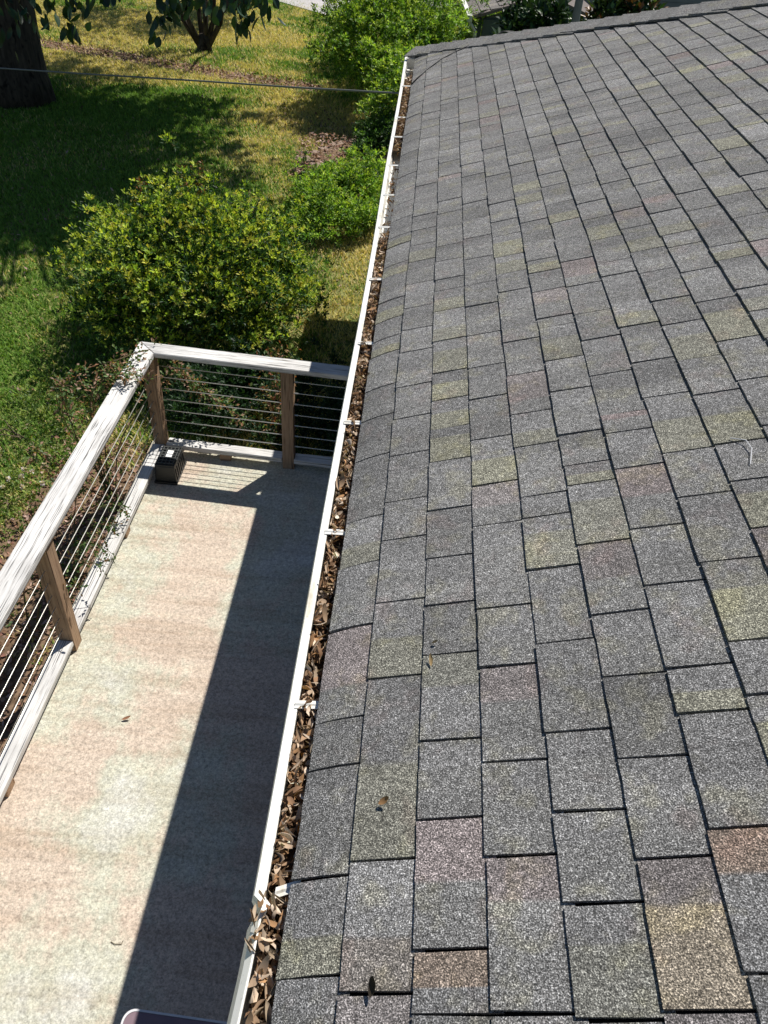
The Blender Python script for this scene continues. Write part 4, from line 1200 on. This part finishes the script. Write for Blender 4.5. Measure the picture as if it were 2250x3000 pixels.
dx = np.cos(az_); dy = np.sin(az_)
V = np.zeros((n*nb, 3, 3), dtype=np.float32)
V[:, 0] = PP; V[:, 1] = PP; V[:, 2] = PP
V[:, 0, 0] -= dy*ww; V[:, 0, 1] += dx*ww; V[:, 1, 0] += dy*ww; V[:, 1, 1] -= dx*ww
V[:, 2, 0] += dx*hh*lean; V[:, 2, 1] += dy*hh*lean; V[:, 2, 2] += hh
dryness_shade = np.clip((vnoise(X, Y, 0.45, 9)*0.7+vnoise(X, Y, 2.3, 10)*0.45)*1.7-0.31+np.clip((Y-15)/22, -0.12, 0.2), 0, 1)
dryness_shade = dryness_shade-0.75*np.clip((-2.6-X)/1.2, 0, 1)*np.clip((Y-8.5)/1.5, 0, 1)*np.clip((18-Y)/2, 0, 1)  # tree shade put into the colour: no straw tone under the magnolia
dr = np.repeat(dryness_shade, nb)+rng.normal(0, 0.22, n*nb)
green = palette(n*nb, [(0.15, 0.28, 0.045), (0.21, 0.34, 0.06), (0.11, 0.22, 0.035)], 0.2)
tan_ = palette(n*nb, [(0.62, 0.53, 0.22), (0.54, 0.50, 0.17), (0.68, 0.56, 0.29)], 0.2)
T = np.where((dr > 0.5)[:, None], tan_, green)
c = np.array([-4, 12, G])
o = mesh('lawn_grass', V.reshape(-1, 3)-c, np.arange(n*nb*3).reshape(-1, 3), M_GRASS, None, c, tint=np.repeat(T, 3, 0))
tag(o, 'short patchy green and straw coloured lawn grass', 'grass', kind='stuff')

# fallen leaves on lawn, path, bed strip and raised bed
LP = []
def scatter(n, fx_, fy_):
    x = fx_(n); y = fy_(n); LP.append(np.stack([x, y, ground_h(x, y)+0.02], 1))
scatter(3600, lambda n: -2.15+rng.normal(0, 0.26, n), lambda n: rng.uniform(0.5, 5.4, n))
scatter(500, lambda n: -2.7+rng.normal(0, 0.5, n), lambda n: 4.6+rng.normal(0, 1.2, n))
scatter(1500, lambda n: rng.uniform(-9, -0.5, n), lambda n: rng.uniform(7, 20, n))
scatter(900, lambda n: -1.5+rng.normal(0, 0.5, n), lambda n: 14.8+rng.normal(0, 0.9, n))
ppx = np.array(pp)
t = rng.random(1600)*(len(pp)-1.001); i0 = t.astype(int); f_ = (t-i0)[:, None]
q = ppx[i0]*(1-f_)+ppx[i0+1]*f_; q[:, :2] += rng.normal(0, 0.24, (1600, 2)); q[:, 2] = ground_h(q[:, 0], q[:, 1])+0.025; LP.append(q)
q = np.stack([rng.uniform(ra[0]-0.05, 0.2, 1500), rng.uniform(rb[1], rc[1]+0.1, 1500), np.full(1500, G+0.25)], 1); LP.append(q)
P = np.concatenate(LP)
bad = ((P[:, 0] > -1.75) & (P[:, 1] < 5.1)) | ((P[:, 0] > HOUSE_X-0.1) & (P[:, 1] < 8.8))
P = P[~bad]; n = len(P)
far = np.clip((P[:, 1]-6)/14, 0, 1)
D = rdir(n); D[:, 2] *= 0.25
V, F, T = leafmesh(P, D, rdir(n)*0.5+np.array([0, 0, 1.0]), rng.uniform(0.03, 0.06, n)*(1+0.6*far), rng.uniform(0.015, 0.028, n)*(1+0.6*far), rng.normal(0, 0.9, n),
                   palette(n, [(0.22, 0.13, 0.08), (0.29, 0.19, 0.13), (0.15, 0.085, 0.05), (0.36, 0.25, 0.19), (0.30, 0.15, 0.11), (0.40, 0.28, 0.24)], 0.2), 3)
V[:, 2] = np.maximum(V[:, 2], ground_h(V[:, 0], V[:, 1])+0.008)
c = np.array([-2.5, 8, G])
o = mesh('fallen_leaves', V-c, F, M_DRY, None, c, tint=T)
tag(o, 'brown fallen leaves strewn over lawn, path and bed', 'leaf litter', kind='stuff')
# single leaf and small debris on the patio
p = at_z((372, 2108), PZ)
single_leaf('patio_leaf', (p[0], p[1], PZ+0.012), (1, 0.45, 0.0), (0, -0.2, 1), 0.055, 0.018, 0.5, (0.30, 0.15, 0.09), 'single reddish brown leaf on the sunlit patio')
p = at_z((325, 2760), PZ)
tw = [(0, 0, 0.004), (0.02, -0.008, 0.005), (0.05, -0.006, 0.004), (0.052, 0.008, 0.004)]
V, F = tubevf(tw, 0.0016, 5); tag(mesh('patio_twig', V, F, M_CANE, None, (p[0], p[1], PZ)), 'small bent twig on the sunlit patio near the shade edge', 'twig')
